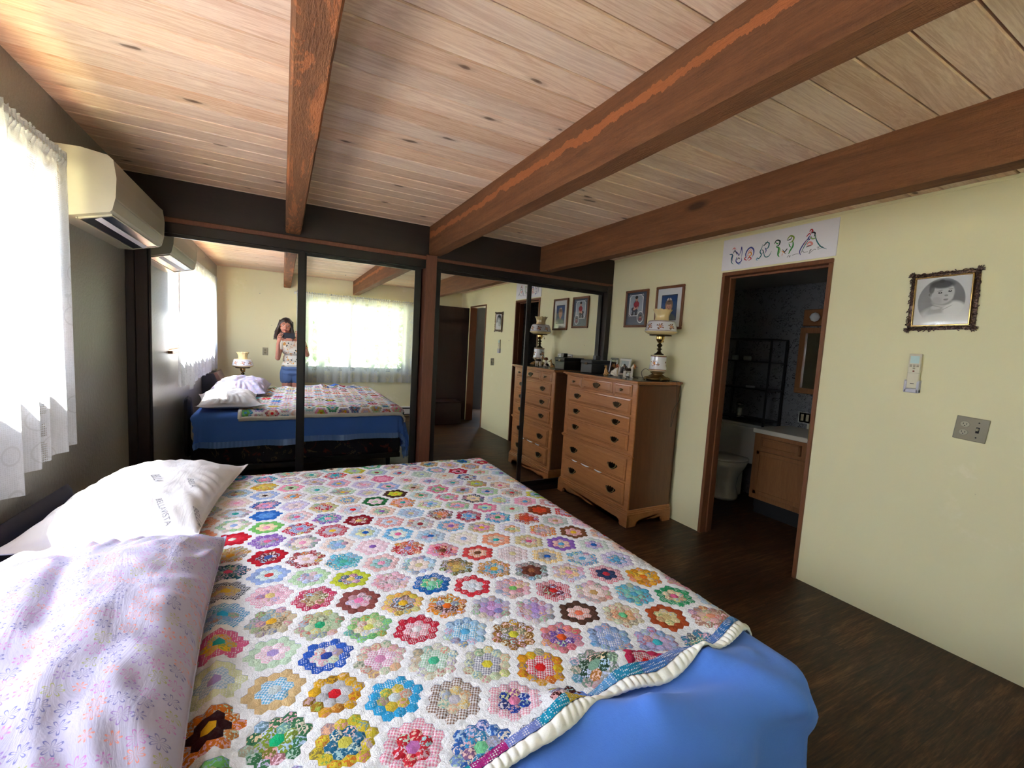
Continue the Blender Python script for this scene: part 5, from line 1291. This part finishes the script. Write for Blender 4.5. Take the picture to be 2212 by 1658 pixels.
SIG = [[(.625, .04), (.64, .09), (.645, .04), (.655, .08)], [(.665, .08), (.70, .10), (.72, .09)], [(.735, .10), (.75, .16), (.76, .11), (.79, .12)], [(.80, .12), (.815, .17), (.80, .06), (.835, .15), (.85, .14)], [(.855, .20), (.90, .19)], [(.87, .20), (.865, .14), (.90, .17), (.905, .16)]]
b = MB()
for pts, col, w in ST:
    vs, fs, c = stroke([(p[0]*1.0, p[1]*.92+.08) for p in pts], col, w*.85); b.add(vs, fs, 0, c)
for pts in SIG:
    vs, fs, c = stroke([(p[0], p[1]+.10) for p in pts], BK, .0022, False); b.add(vs, fs, 0, c)
b.build('painted_letters', M['print'], e)
tag(e, 'white sign with painted fanciful letters above the bathroom doorway', 'sign')
# ------------------------------------------------------------------ remote control in its wall holder
e = empty('remote_holder', (XR, 1.025, 1.285))
b = MB(); b.box(-.003, 0, -.030, .030, -.028, .030, .001); b.box(-.026, 0, -.031, -.026, -.028, .036, .002); b.box(-.026, 0, .026, .031, -.028, .036, .002); b.box(-.027, 0, -.031, .031, -.030, -.010, .004, seg=2); b.box(-.027, -.022, -.031, -.020, -.028, .030, .002); b.box(-.027, -.022, .020, .031, -.028, .030, .002)
b.build('holder', M['plastic2'], e)
tag(e, 'pale lilac wall holder gripping the remote control', 'holder')
e = empty('remote_control', (XR-.0045, 1.025, 1.277)); 
MB().box(-.0165, 0, -.0255, .0255, 0, .180, .004, seg=2).build('body', plain('ivory_remote', rgb(222, 214, 192), .42), e)
MB().box(-.0172, -.016, -.0175, .0185, .130, .168, .0004).build('screen', plain('pale_screen', rgb(196, 226, 222), .2), e)
for (y, z) in ((-.014, .112), (0, .112), (.014, .112), (0, .101)): MB().box(-.0175, -.016, y-.005, y+.005, z, z+.007, .002).build('button', M['plate_i'], e)
MB().lathe([(0, 0), (.0045, 0), (.0045, .0018), (0, .002)], 14, M=Matrix.Translation((-.0163, 0, .090)) @ Matrix.Rotation(-pi/2, 4, 'Y')).build('round_button', plain('red_brown_button', (.25, .08, .05), .4), e)
b = MB(); b.box(-.0168, -.016, -.0245, .0245, .0795, .0805); b.build('cover_seam', M['plate'], e)
for y in (-.014, 0, .014): MB().box(-.0167, -.0155, y-.0055, y+.0055, .1215, .1235).build('marking', M['slot'], e)
MB().box(-.0167, -.0155, -.008, .008, .024, .027).build('marking', M['slot'], e)
tag(e, 'ivory remote control with a small grey screen on the right wall', 'remote')
# ------------------------------------------------------------------ outlets
def duplex(e, m_i, yo, zo, s=1.0):
    for dz in (-.0195, .0195):
        o_ = MB().lathe([(0, 0), (.0165*s, 0), (.0165*s, .0025), (.015*s, .0035), (0, .0035)], 22, M=Matrix.Translation((-.0055, yo, zo+dz)) @ Matrix.Diagonal((1, 1, .85, 1)) @ Matrix.Rotation(-pi/2, 4, 'Y')).build('socket', m_i, e)
        for dy in (-.006, .006): MB().box(-.0096, -.0085, yo+dy-.0011, yo+dy+.0011, zo+dz-.001, zo+dz+.006).build('slot', M['slot'], o_)
        MB().lathe([(0, 0), (.0024, 0), (.0024, .0006), (0, .0006)], 10, M=Matrix.Translation((-.009, yo, zo+dz-.0065)) @ Matrix.Rotation(-pi/2, 4, 'Y')).build('ground_hole', M['slot'], o_)
e = empty('wall_plate', (XR, .787, 1.107)); e.rotation_euler = (R(4), 0, 0)
MB().box(-.006, 0, -.058, .058, -.056, .056, .0035, seg=2).build('plate', M['plate'], e)
duplex(e, M['plate_i'], .023, 0); MB().box(-.0068, -.0055, -.029, -.017, -.014, .014).build('switch_slot', M['slot'], e)
for z in (-.036, .036): MB().lathe([(0, 0), (.003, 0), (.003, .001), (0, .0015)], 10, M=Matrix.Translation((-.0062, -.023, z)) @ Matrix.Rotation(-pi/2, 4, 'Y')).build('screw', M['slot'], e)
MB().box(-.017, -.005, -.0275, -.0185, -.003, .010, .002).build('toggle_switch', M['plate_i'], e)
tag(e, 'khaki outlet and light switch plate low on the right wall', 'wall plate')
e = empty('wall_outlet', (-.228, YB, 1.075)); e.rotation_euler = (0, 0, R(-90))
MB().box(-.006, 0, -.036, .036, -.058, .058, .003, seg=2).build('plate', M['plate_i'], e)
duplex(e, M['plate'], 0, 0)
tag(e, 'khaki outlet on the back wall, seen in the mirror left of the woman', 'outlet')
# baseboard heater
e = empty('baseboard_heater', (1.75, YB, .1)); b = MB(); b.box(-.75, .75, .002, .06, -.06, .085, .006); b.build('cover', M['white'], e); MB().box(-.74, .74, .058, .064, .045, .068, .001).build('grille', M['slot'], e); MB().box(-.74, .74, .05, .0615, -.062, -.045).build('lower_gap', M['slot'], e)
tag(e, 'white baseboard heater under the back window, seen in the mirror', 'heater')
e = empty('storage_chest', (2.38, .02, 0)); MB().box(-.24, .30, -.16, .16, .012, .37, .005).build('chest_body', M['doorbrown'], e); MB().box(-.25, .31, -.17, .17, .37, .39, .004).build('lid', M['doorbrown'], e)
tag(e, 'low dark brown chest on the floor before the open door, seen in the mirror', 'chest')
# ------------------------------------------------------------------ bathroom
m = NT('doodle_wallpaper'); v = m.obj()
n1 = m.noise(m.map(v, (5, 5, 8)), 1.5, 4, .6, 1.0); fr_ = m.math('FRACT', m.math('MULTIPLY', n1, 9.0)); ln = m.math('LESS_THAN', m.math('ABSOLUTE', m.math('SUBTRACT', fr_, .5)), .07)
msk = m.math('GREATER_THAN', m.noise(v, 7, 2), .47)
vo = m.n('TexVoronoi', {'Vector': v, 'Scale': 14.0, 'Randomness': 1.0}).outputs['Distance']; dt = m.math('LESS_THAN', m.math('ABSOLUTE', m.math('SUBTRACT', vo, .22)), .02)
M['paper'] = m.done(m.bsdf(m.mix(m.math('MAXIMUM', m.math('MULTIPLY', ln, msk), m.math('MULTIPLY', dt, .8)), (.18, .18, .19), (.012, .012, .014)), .6))
BXW = 4.27; BYF = 3.12; BYN = .60
b = MB(); b.box(BXW, BXW+.1, BYN, BYF+.1, 0, 2.3); struct(b.build('wall_bath', M['paper']), 'wallpapered bathroom wall with black line drawings behind the vanity', 'wall')
struct(MB().box(XR+.11, BXW, BYF, BYF+.1, 0, 2.3).build('wall_bath_side', M['paper']), 'wallpapered far side wall of the bathroom', 'wall')
struct(MB().box(XR+.11, BXW, BYN+.45, BYN+.5, 0, 2.3).build('wall_bath_near', M['paper']), 'near side wall of the bathroom, hidden by the doorway', 'wall')
struct(MB().box(XR+.11, BXW+.1, BYN+.4, BYF+.1, 2.10, 2.2).build('ceiling_bath', plain('grey_bath_ceiling', (.30, .29, .26), .9)), 'plain bathroom ceiling above the doorway', 'ceiling')
e = empty('vanity', (4.01, 1.80, 0)); VX = -.25
MB().box(VX, .245, -.6, .57, .14, .735, .002).build('cabinet', M['oak'], e); MB().box(VX+.06, .245, -.58, .55, 0, .14).build('toe_kick', M['slot'], e)
def shaker(y0, y1, z0, z1, nm):
    b = MB(); b.box(VX-.016, VX, y0, y1, z0, z1, .003); fr2 = .035 if z1-z0 > .2 else .018
    b.box(VX-.022, VX-.014, y0, y1, z1-fr2, z1, .003); b.box(VX-.022, VX-.014, y0, y1, z0, z0+fr2, .003); b.box(VX-.022, VX-.014, y0, y0+fr2, z0, z1, .003); b.box(VX-.022, VX-.014, y1-fr2, y1, z0, z1, .003)
    b.build(nm, M['oak'], e)
shaker(.165, .50, .61, .70, 'drawer'); shaker(-.25, .12, .61, .70, 'drawer'); shaker(.02, .53, .19, .58, 'door'); shaker(-.52, -.01, .19, .58, 'door')
MB().box(VX-.035, .25, -.62, .57, .735, .775, .006, seg=2).build('countertop', plain('cream_countertop', rgb(214, 206, 190), .3), e); MB().box(.23, .25, -.62, .40, .775, .88, .003).build('backsplash', plain('cream_splash', rgb(200, 192, 168), .4), e)
tag(e, 'oak vanity cabinet with a cream countertop inside the dark bathroom', 'vanity')
e = empty('toilet', (3.93, 2.72, 0)); po = plain('white_porcelain', rgb(220, 216, 208), .15)
def bowl(a, r, z): return r*(1+.28*max(0, -cos(a))**1.5)
MB().lathe([(0, .0), (.11, 0), (.115, .03), (.09, .12), (.10, .22), (.155, .33), (.175, .385), (.165, .395), (.13, .385), (.10, .30), (0, .26)], 36, rad=bowl).build('bowl', po, e, True)
MB().lathe([(.125, .398), (.17, .396), (.18, .405), (.172, .418), (0, .424)], 36, rad=bowl).build('seat', po, e, True)
MB().box(.12, .31, -.22, .22, .36, .72, .02, seg=3).build('tank', po, e, True); MB().box(.11, .315, -.23, .23, .72, .75, .008, seg=2).build('tank_lid', po, e); MB().box(.0, .14, -.08, .08, .02, .38, .02).build('pedestal', po, e)
tag(e, 'white toilet in the dark far corner of the bathroom', 'toilet')
e = empty('etagere', (4.10, 2.70, 0)); b = MB()
for x in (-.12, .12):
    for y in (-.255, .255): MB().box(x-.008, x+.008, y-.008, y+.008, 0.0, 1.58, .002).build('post', M['black'], e)
for z in (.80, 1.10, 1.36, 1.575):
    b = MB(); b.box(-.125, .125, -.26, .26, z-.008, z+.004, .002); b.build('shelf', M['black'], e)
tag(e, 'black metal shelf rack standing over the toilet', 'shelf')
e = empty('candle_lantern', (4.02, 2.72, .8045)); MB().lathe([(.045, 0), (.045, .012), (.038, .016)], 20).build('base', plain('nickel', (.5, .5, .5), .25, 1.0), e, True); MB().lathe([(.034, .016), (.034, .12), (.032, .12), (.032, .016)], 20, cap=False).build('glass_tube', M['glass'], e, True); MB().lathe([(.04, .12), (.044, .13), (.03, .145), (0, .15)], 20).build('lid', plain('nickel_lid', (.5, .5, .5), .25, 1.0), e, True); MB().lathe([(.02, .016), (.02, .09), (0, .092)], 16).build('candle', M['white'], e, True)
tag(e, 'glass candle holder with metal ends on the lowest rack shelf', 'candle holder')
for k, (y, z, r, h, lb) in enumerate(((2.83, 1.3645, .03, .05, 'small pale jar at the left of the rack shelf'), (2.70, 1.3645, .035, .045, 'wider pale pot in the middle of the rack shelf'), (2.64, 1.1045, .04, .022, 'flat pale dish on the middle rack shelf'))):
    tag(MB().lathe([(r*.8, 0), (r, h*.2), (r, h*.8), (r*.8, h), (0, h)], 18, (4.03, y, z)).build(['jar', 'pot', 'dish'][k], plain('pale_pot', (.35, .36, .37), .3), None, True), lb, ['jar', 'pot', 'dish'][k])
e = empty('medicine_cabinet', (BXW, 1.98, 1.395)); b = MB(); w_, h_ = .36, .30
for (y0, y1, z0, z1) in ((-w_, w_, h_-.05, h_), (-w_, w_, -h_, -h_+.05), (-w_, -w_+.05, -h_+.05, h_-.05), (w_-.05, w_, -h_+.05, h_-.05)): b.box(-.05, 0, y0, y1, z0, z1, .003)
b.build('frame', M['oak'], e); MB().box(-.03, -.02, -w_+.05, w_-.05, -h_+.05, h_-.05).build('mirror', M['mirror'], e)
tag(e, 'wood-framed mirror cabinet above the vanity in the bathroom', 'mirror cabinet')
e = empty('bathroom_light_bar', (BXW, 1.99, 1.785)); b = MB(); b.box(-.045, 0, -.34, .34, -.075, .075, .006); b.build('back_board', M['oak'], e)
for y in (.22, .0, -.22): MB().lathe([(0, -.042), (.028, -.03), (.042, 0), (.028, .03), (0, .042)], 20, (-.085, y, 0)).build('bulb', plain('unlit_bulb', (.7, .7, .7), .1), e, True)
tag(e, 'wooden light bar with unlit round bulbs above the mirror cabinet', 'light fixture')
e = empty('wall_outlet', (BXW, 2.225, .875)); MB().box(-.03, -.024, -.058, .058, -.05, .05, .002).build('plate', M['white'], e); MB().box(-.0315, -.0295, .010, .034, -.030, .030, .001).build('socket', M['plate_i'], e); MB().box(-.0315, -.0295, -.034, -.010, -.030, .030, .001).build('socket', M['plate_i'], e); MB().box(-.03, 0, -.05, .05, -.045, .045).build('box', M['white'], e)
tag(e, 'white outlet above the bathroom countertop', 'outlet')
# ------------------------------------------------------------------ outside: lawn and trees
m = NT('dry_grass'); v = m.obj(); n1 = m.noise(v, 3, 5, .7)
grs = m.done(m.bsdf(m.ramp(n1, [(.3, (.30, .30, .16)), (.7, (.50, .47, .30))]), .95))
tag(MB().box(-30, 30, -30, 30, -.50, -.45).build('lawn', grs), None, None, kind='stuff'); bpy.data.objects['lawn']['label'] = 'dry pale lawn outside the windows'; bpy.data.objects['lawn']['category'] = 'grass'
struct(MB().box(XL-.3, 5.2, -1.65, YB-.12, 2.12, 2.24).build('added_eave', plain('added_eave_board', (.35, .33, .30), .9)), 'unseen eave added to shade the back window', 'eave')  # out-of-view eave, added to dim the back curtain
leafm = plain('leaf_green', (.12, .23, .06), .7); bark = plain('bark', (.12, .08, .05), .9)
def tree(x, y, h, r, sd, label):
    rnd = random.Random(sd); e = empty('tree', (x, y, -.45)); MB().tube([(0, 0, 0), (.05, 0, h*.4), (0, .05, h*.8)], [.14, .10, .04], 8).build('trunk', bark, e, True)
    b = MB()
    for k in range(2600):
        a, t = rnd.uniform(0, 6.28), rnd.uniform(-1, 1); rr = r*(rnd.random()**.4)*math.sqrt(1-t*t*.8)
        c = Vector((rr*cos(a), rr*sin(a), h*.55+t*h*.48)); d = Vector((rnd.uniform(-1, 1), rnd.uniform(-1, 1), rnd.uniform(-.6, .6))).normalized(); q = d.cross(Vector((0, 0, 1))).normalized(); s_ = rnd.uniform(.12, .24)
        b.add([c, c+(d+q*.5)*s_*.6, c+d*s_*1.3, c+(d-q*.5)*s_*.6], [(0, 1, 2, 3)])
    b.build('foliage', leafm, e); return tag(e, label, 'tree')
tree(-.1, -3.9, 3.4, 1.3, 1, 'leafy tree outside the back window, nearest the photographer'); tree(2.9, -4.0, 3.3, 1.3, 2, 'leafy tree outside the back window toward the hallway side')
e = empty('garden_fence', (-3.3, 1.6, -.45)); fw = wood('weathered_fence_wood', (.30, .19, .13), (.16, .10, .07), 'z', .8, .8, .2)
MB().box(-.02, .02, -3.2, 3.2, .05, 2.2).build('board_panel', fw, e); 
for yy in (-3.1, -1.0, 1.0, 3.1): MB().box(-.06, .06, yy-.05, yy+.05, 0, 2.3).build('post', fw, e)
tag(e, 'weathered wooden fence outside the left window, glimpsed through the lace', 'fence')
# ------------------------------------------------------------------ the woman holding the phone (seen in the mirror)
skin = NT('skin'); v = skin.obj()
M['skin'] = skin.done(skin.bsdf(skin.mix(skin.noise(v, 12, 3), rgb(214, 152, 128), rgb(188, 120, 100)), .5, 0, None, .4, **{'Subsurface Weight': .08, 'Subsurface Radius': Vector((.5, .2, .1)), 'Subsurface Scale': .02}))
WX, WY = .14, -.30
e = empty('person', (WX, WY, 0))
def L(x, y, z): return (x-WX, y-WY, z)
HC = Vector(L(.040, -.295, 1.465)); tiltv = Vector((.16, .10, 1)).normalized()
ht = Matrix.Translation(HC) @ Matrix.Rotation(R(7), 4, 'Y') @ Matrix.Rotation(R(3), 4, 'X')   # head frame: face looks to +y
def H(x, y, z): return tuple(ht @ Vector((x, y, z)))
hand_l, hand_r = (-.045, -.020, 1.285), (.190, -.022, 1.335)
S = [ # head
 (H(0, -.012, .030), H(0, .010, .022), .082, .078), (H(0, .015, -.020), H(0, .022, -.062), .066, .044), (H(0, .040, -.072), H(0, .048, -.086), .030, .024), (H(-.030, .040, -.030), H(.030, .040, -.030), .036, .036),
 (H(0, .082, .006), H(0, .098, -.030), .009, .013), (H(-.010, .088, -.034), H(.010, .088, -.034), .009, .009), (H(-.020, .074, -.064), H(.020, .074, -.064), .010, .010), (H(-.04, .068, .030), H(.04, .068, .030), .016, .016),
 (H(-.078, -.005, -.005), H(-.080, -.010, .014), .010, .013), (H(.078, -.005, -.005), H(.080, -.010, .014), .010, .013),
 (H(0, -.018, -.05), L(.12, -.33, 1.275), .048, .052), # neck
 # torso
 (L(.04, -.33, 1.245), L(.22, -.33, 1.245), .050, .050), (L(-.015, -.325, 1.225), L(.05, -.33, 1.235), .046, .05), (L(.275, -.325, 1.235), L(.21, -.33, 1.24), .046, .05),
 (L(.085, -.315, 1.13), L(.175, -.315, 1.13), (.085, .085, .10), (.085, .085, .10)), (L(.08, -.265, 1.115), L(.175, -.265, 1.115), .058, .058), (L(.10, -.32, .98), L(.16, -.32, .98), (.082, .075, .10), (.082, .075, .10)), (L(.085, -.325, .84), L(.185, -.325, .84), (.092, .10, .10), (.092, .10, .10)),
 # legs
 (L(.075, -.33, .78), L(.065, -.315, .46), .092, .056), (L(.065, -.315, .46), L(.07, -.345, .10), .054, .034), (L(.07, -.345, .10), L(.07, -.34, .055), .036, .038), (L(.07, -.36, .035), L(.06, -.21, .022), .032, .022),
 (L(.195, -.33, .78), L(.21, -.315, .46), .092, .056), (L(.21, -.315, .46), L(.205, -.345, .10), .054, .034), (L(.205, -.345, .10), L(.205, -.34, .055), .036, .038), (L(.205, -.36, .035), L(.22, -.21, .022), .032, .022),
 # left arm in the picture (her right): shoulder -> elbow -> wrist
 (L(-.015, -.325, 1.225), L(-.055, -.235, 1.00), .044, .036), (L(-.055, -.235, 1.00), L(-.052, -.075, 1.215), .036, .024), (L(-.052, -.075, 1.215), L(-.042, -.045, 1.262), (.022, .018, .022), (.026, .016, .026)), (L(-.042, -.045, 1.262), L(-.030, -.034, 1.318), (.028, .014, .024), (.024, .013, .02)),
 (L(.275, -.325, 1.235), L(.335, -.245, 1.06), .044, .036), (L(.335, -.245, 1.06), L(.215, -.085, 1.275), .036, .024), (L(.215, -.085, 1.275), L(.200, -.050, 1.315), (.022, .018, .022), (.026, .016, .026)), (L(.200, -.050, 1.315), L(.188, -.036, 1.362), (.026, .014, .024), (.022, .013, .02)),
]
# fingers: chains gripping the phone's ends (phone spans x .003...158, z 1.300..1.375, y -.016..-.006)
def chain(pts, r):
    for i in range(len(pts)-1): S.append((L(*pts[i]), L(*pts[i+1]), r*(1-.08*i), r*(1-.08*(i+1))))
chain([(-.035, -.040, 1.345), (-.026, -.018, 1.366), (-.006, -.004, 1.366), (.012, .002, 1.352)], .0080)
chain([(-.048, -.040, 1.330), (-.040, -.014, 1.348), (-.018, .000, 1.346), (.003, .003, 1.336)], .0084)
chain([(-.058, -.042, 1.312), (-.052, -.014, 1.326), (-.030, .002, 1.322), (-.006, .004, 1.314)], .0082)
chain([(-.062, -.044, 1.292), (-.056, -.018, 1.302), (-.036, -.002, 1.298), (-.016, .003, 1.292)], .0072)
chain([(-.024, -.050, 1.272), (-.002, -.040, 1.286), (.014, -.030, 1.296), (.030, -.026, 1.305)], .0092)
chain([(.190, -.038, 1.382), (.186, -.018, 1.404), (.172, -.004, 1.402), (.158, .001, 1.388)], .0080)
chain([(.200, -.040, 1.368), (.200, -.014, 1.384), (.184, .000, 1.380), (.164, .003, 1.366)], .0084)
chain([(.208, -.042, 1.350), (.208, -.014, 1.362), (.190, .002, 1.356), (.170, .004, 1.346)], .0082)
chain([(.212, -.046, 1.330), (.212, -.020, 1.338), (.196, -.004, 1.332), (.180, .002, 1.324)], .0072)
chain([(.186, -.052, 1.316), (.166, -.040, 1.312), (.150, -.030, 1.312), (.136, -.026, 1.318)], .0092)
body = blob('body', S, .0042, M['skin'], e, 5)
# face details
for s_ in (-1, 1):
    MB().lathe([(0, -.0085), (.010, -.005), (.0125, 0), (.010, .005), (0, .0085)], 14, M=ht @ Matrix.Translation((s_*.031, .0805, .004)) @ Matrix.Diagonal((1, .55, .62, 1))).build('eye', plain('eye_white', (.75, .73, .70), .2), e, True)
    MB().lathe([(0, 0), (.0052, 0), (.004, .0012), (0, .0015)], 12, M=ht @ Matrix.Translation((s_*.031, .0868, .004)) @ Matrix.Rotation(-pi/2, 4, 'X')).build('iris', plain('dark_iris', (.03, .018, .012), .2), e, True)
    MB().tube([H(s_*.014, .0855, .020), H(s_*.030, .0865, .0255), H(s_*.047, .0775, .019)], [.0022, .0028, .0014], 6).build('eyebrow', plain('brow_hair', (.04, .022, .016), .7), e, True)
lp_ = MB().tube([H(-.024, .0835, -.062), H(-.010, .0905, -.0585), H(0, .0915, -.0605), H(.010, .0905, -.0585), H(.024, .0835, -.062)], [.0015, .0045, .0042, .0045, .0015], 8); lp_.tube([H(-.020, .083, -.066), H(0, .0895, -.0705), H(.020, .083, -.066)], [.0015, .0055, .0015], 8)
lp_.build('lips', plain('lip_red', (.42, .12, .12), .35), e, True)
# hair: cap plus many wavy locks to the shoulders
hair = plain('dark_brown_hair', (.042, .024, .020), .42, bump=.3, bs=120)
HS = [(H(0, -.030, .042), H(0, -.005, .050), .094, .088), (H(0, -.05, .0), H(0, -.045, -.08), .078, .070), (H(-.070, -.02, .01), H(-.098, -.02, -.10), .030, .036), (H(.070, -.02, .01), H(.105, -.02, -.09), .030, .036), (H(-.09, -.02, -.10), H(-.108, -.01, -.155), .034, .026), (H(.10, -.02, -.09), H(.105, -.01, -.15), .034, .026), (H(0, -.055, -.08), H(0, -.06, -.16), .066, .055), (H(-.040, .040, .075), H(-.074, .030, .030), .026, .022), (H(.030, .045, .078), H(.076, .030, .030), .030, .022), (H(-.076, .022, .03), H(-.092, .010, -.06), .020, .026), (H(.078, .022, .03), H(.098, .010, -.06), .020, .026)]
hb = blob('hair', HS, .006, hair, e, 5)
hk = MB(); rh = random.Random(4)
for k in range(150):
    a = rh.uniform(-.15*pi, 1.15*pi); x, y = cos(a), -sin(a)*.9+.05
    if y > .35: continue
    ph = rh.uniform(0, 6.28); ln = rh.uniform(.17, .25); pts = []
    for i in range(10):
        t = i/9; rr = .086+.030*t+.010*sin(t*7+ph)*t; pts.append(H(x*rr+.012*sin(t*9+ph)*t, y*rr-.01, .055*(1-t)+.03-ln*t))
    hk.tube(pts, [.0075*(1-.75*(i/9)**2) for i in range(10)], 5)
hk.build('hair_locks', hair, e, True)
# shirt
m = NT('floral_shirt'); v = m.obj()
a_ = m.noise(v, 22, 3, .6, .5); b_ = m.noise(m.map(v, (1, 1, 1), (0, 0, 0), (3, 1, 2)), 26, 3, .6); c_ = m.n('TexVoronoi', {'Vector': v, 'Scale': 22.0, 'Randomness': 1.0}).outputs['Distance']
col = m.mix(m.ramp(a_, [(.58, 0.0), (.62, 1.0)]), rgb(226, 220, 208), rgb(224, 160, 60)); col = m.mix(m.ramp(b_, [(.60, 0.0), (.63, .8)]), col, rgb(206, 140, 100)); col = m.mix(m.ramp(c_, [(.20, 1.0), (.25, 0.0)]), col, rgb(34, 50, 46))
shirt = m.done(m.bsdf(col, .9))
TS = [(L(.045, -.33, 1.225), L(.215, -.33, 1.225), .058, .058), (L(-.010, -.325, 1.215), L(.04, -.33, 1.22), .052, .056), (L(.27, -.325, 1.225), L(.22, -.33, 1.225), .052, .056), (L(.085, -.315, 1.13), L(.175, -.315, 1.13), (.096, .096, .10), (.096, .096, .10)), (L(.08, -.265, 1.115), L(.175, -.265, 1.115), .068, .068), (L(.10, -.32, .98), L(.16, -.32, .98), (.098, .090, .10), (.098, .090, .10)), (L(.09, -.322, .90), L(.18, -.322, .90), (.102, .108, .06), (.102, .108, .06)), (L(-.018, -.322, 1.215), L(-.034, -.29, 1.145), .055, .050), (L(.278, -.322, 1.225), L(.300, -.30, 1.165), .055, .050)]
blob('shirt', TS, .0055, shirt, e, 6)
denim = plain('blue_denim', rgb(92, 116, 160), .9, bump=.3, bs=200)
blob('shorts', [(L(.085, -.325, .85), L(.185, -.325, .85), (.104, .112, .06), (.104, .112, .06)), (L(.085, -.325, .78), L(.185, -.325, .78), (.108, .115, .06), (.108, .115, .06)), (L(.072, -.328, .78), L(.068, -.325, .69), .106, .098), (L(.198, -.328, .78), L(.204, -.325, .69), .106, .098)], .0055, denim, e, 5)
tag(e, 'woman in a flowered top and denim shorts holding up a phone, seen in the mirror', 'person')
e2 = empty('phone', (.081, -.011, 1.3375)); e2.rotation_euler = (0, 0, 0)
MB().box(-.079, .079, -.0045, .0045, -.0385, .0385, .004, seg=2).build('phone_body', plain('dark_phone', (.02, .022, .03), .25), e2)
for z in (.008, -.012, -.030): MB().lathe([(0, 0), (.008, 0), (.008, .0018), (.006, .002), (0, .0015)], 16, M=Matrix.Translation((-.066+.0, .0045, z)) @ Matrix.Rotation(-pi/2, 4, 'X')).build('camera_lens', plain('lens_glass', (.01, .01, .012), .05), e2, True)
tag(e2, 'dark phone held sideways in both hands, seen in the mirror', 'phone')
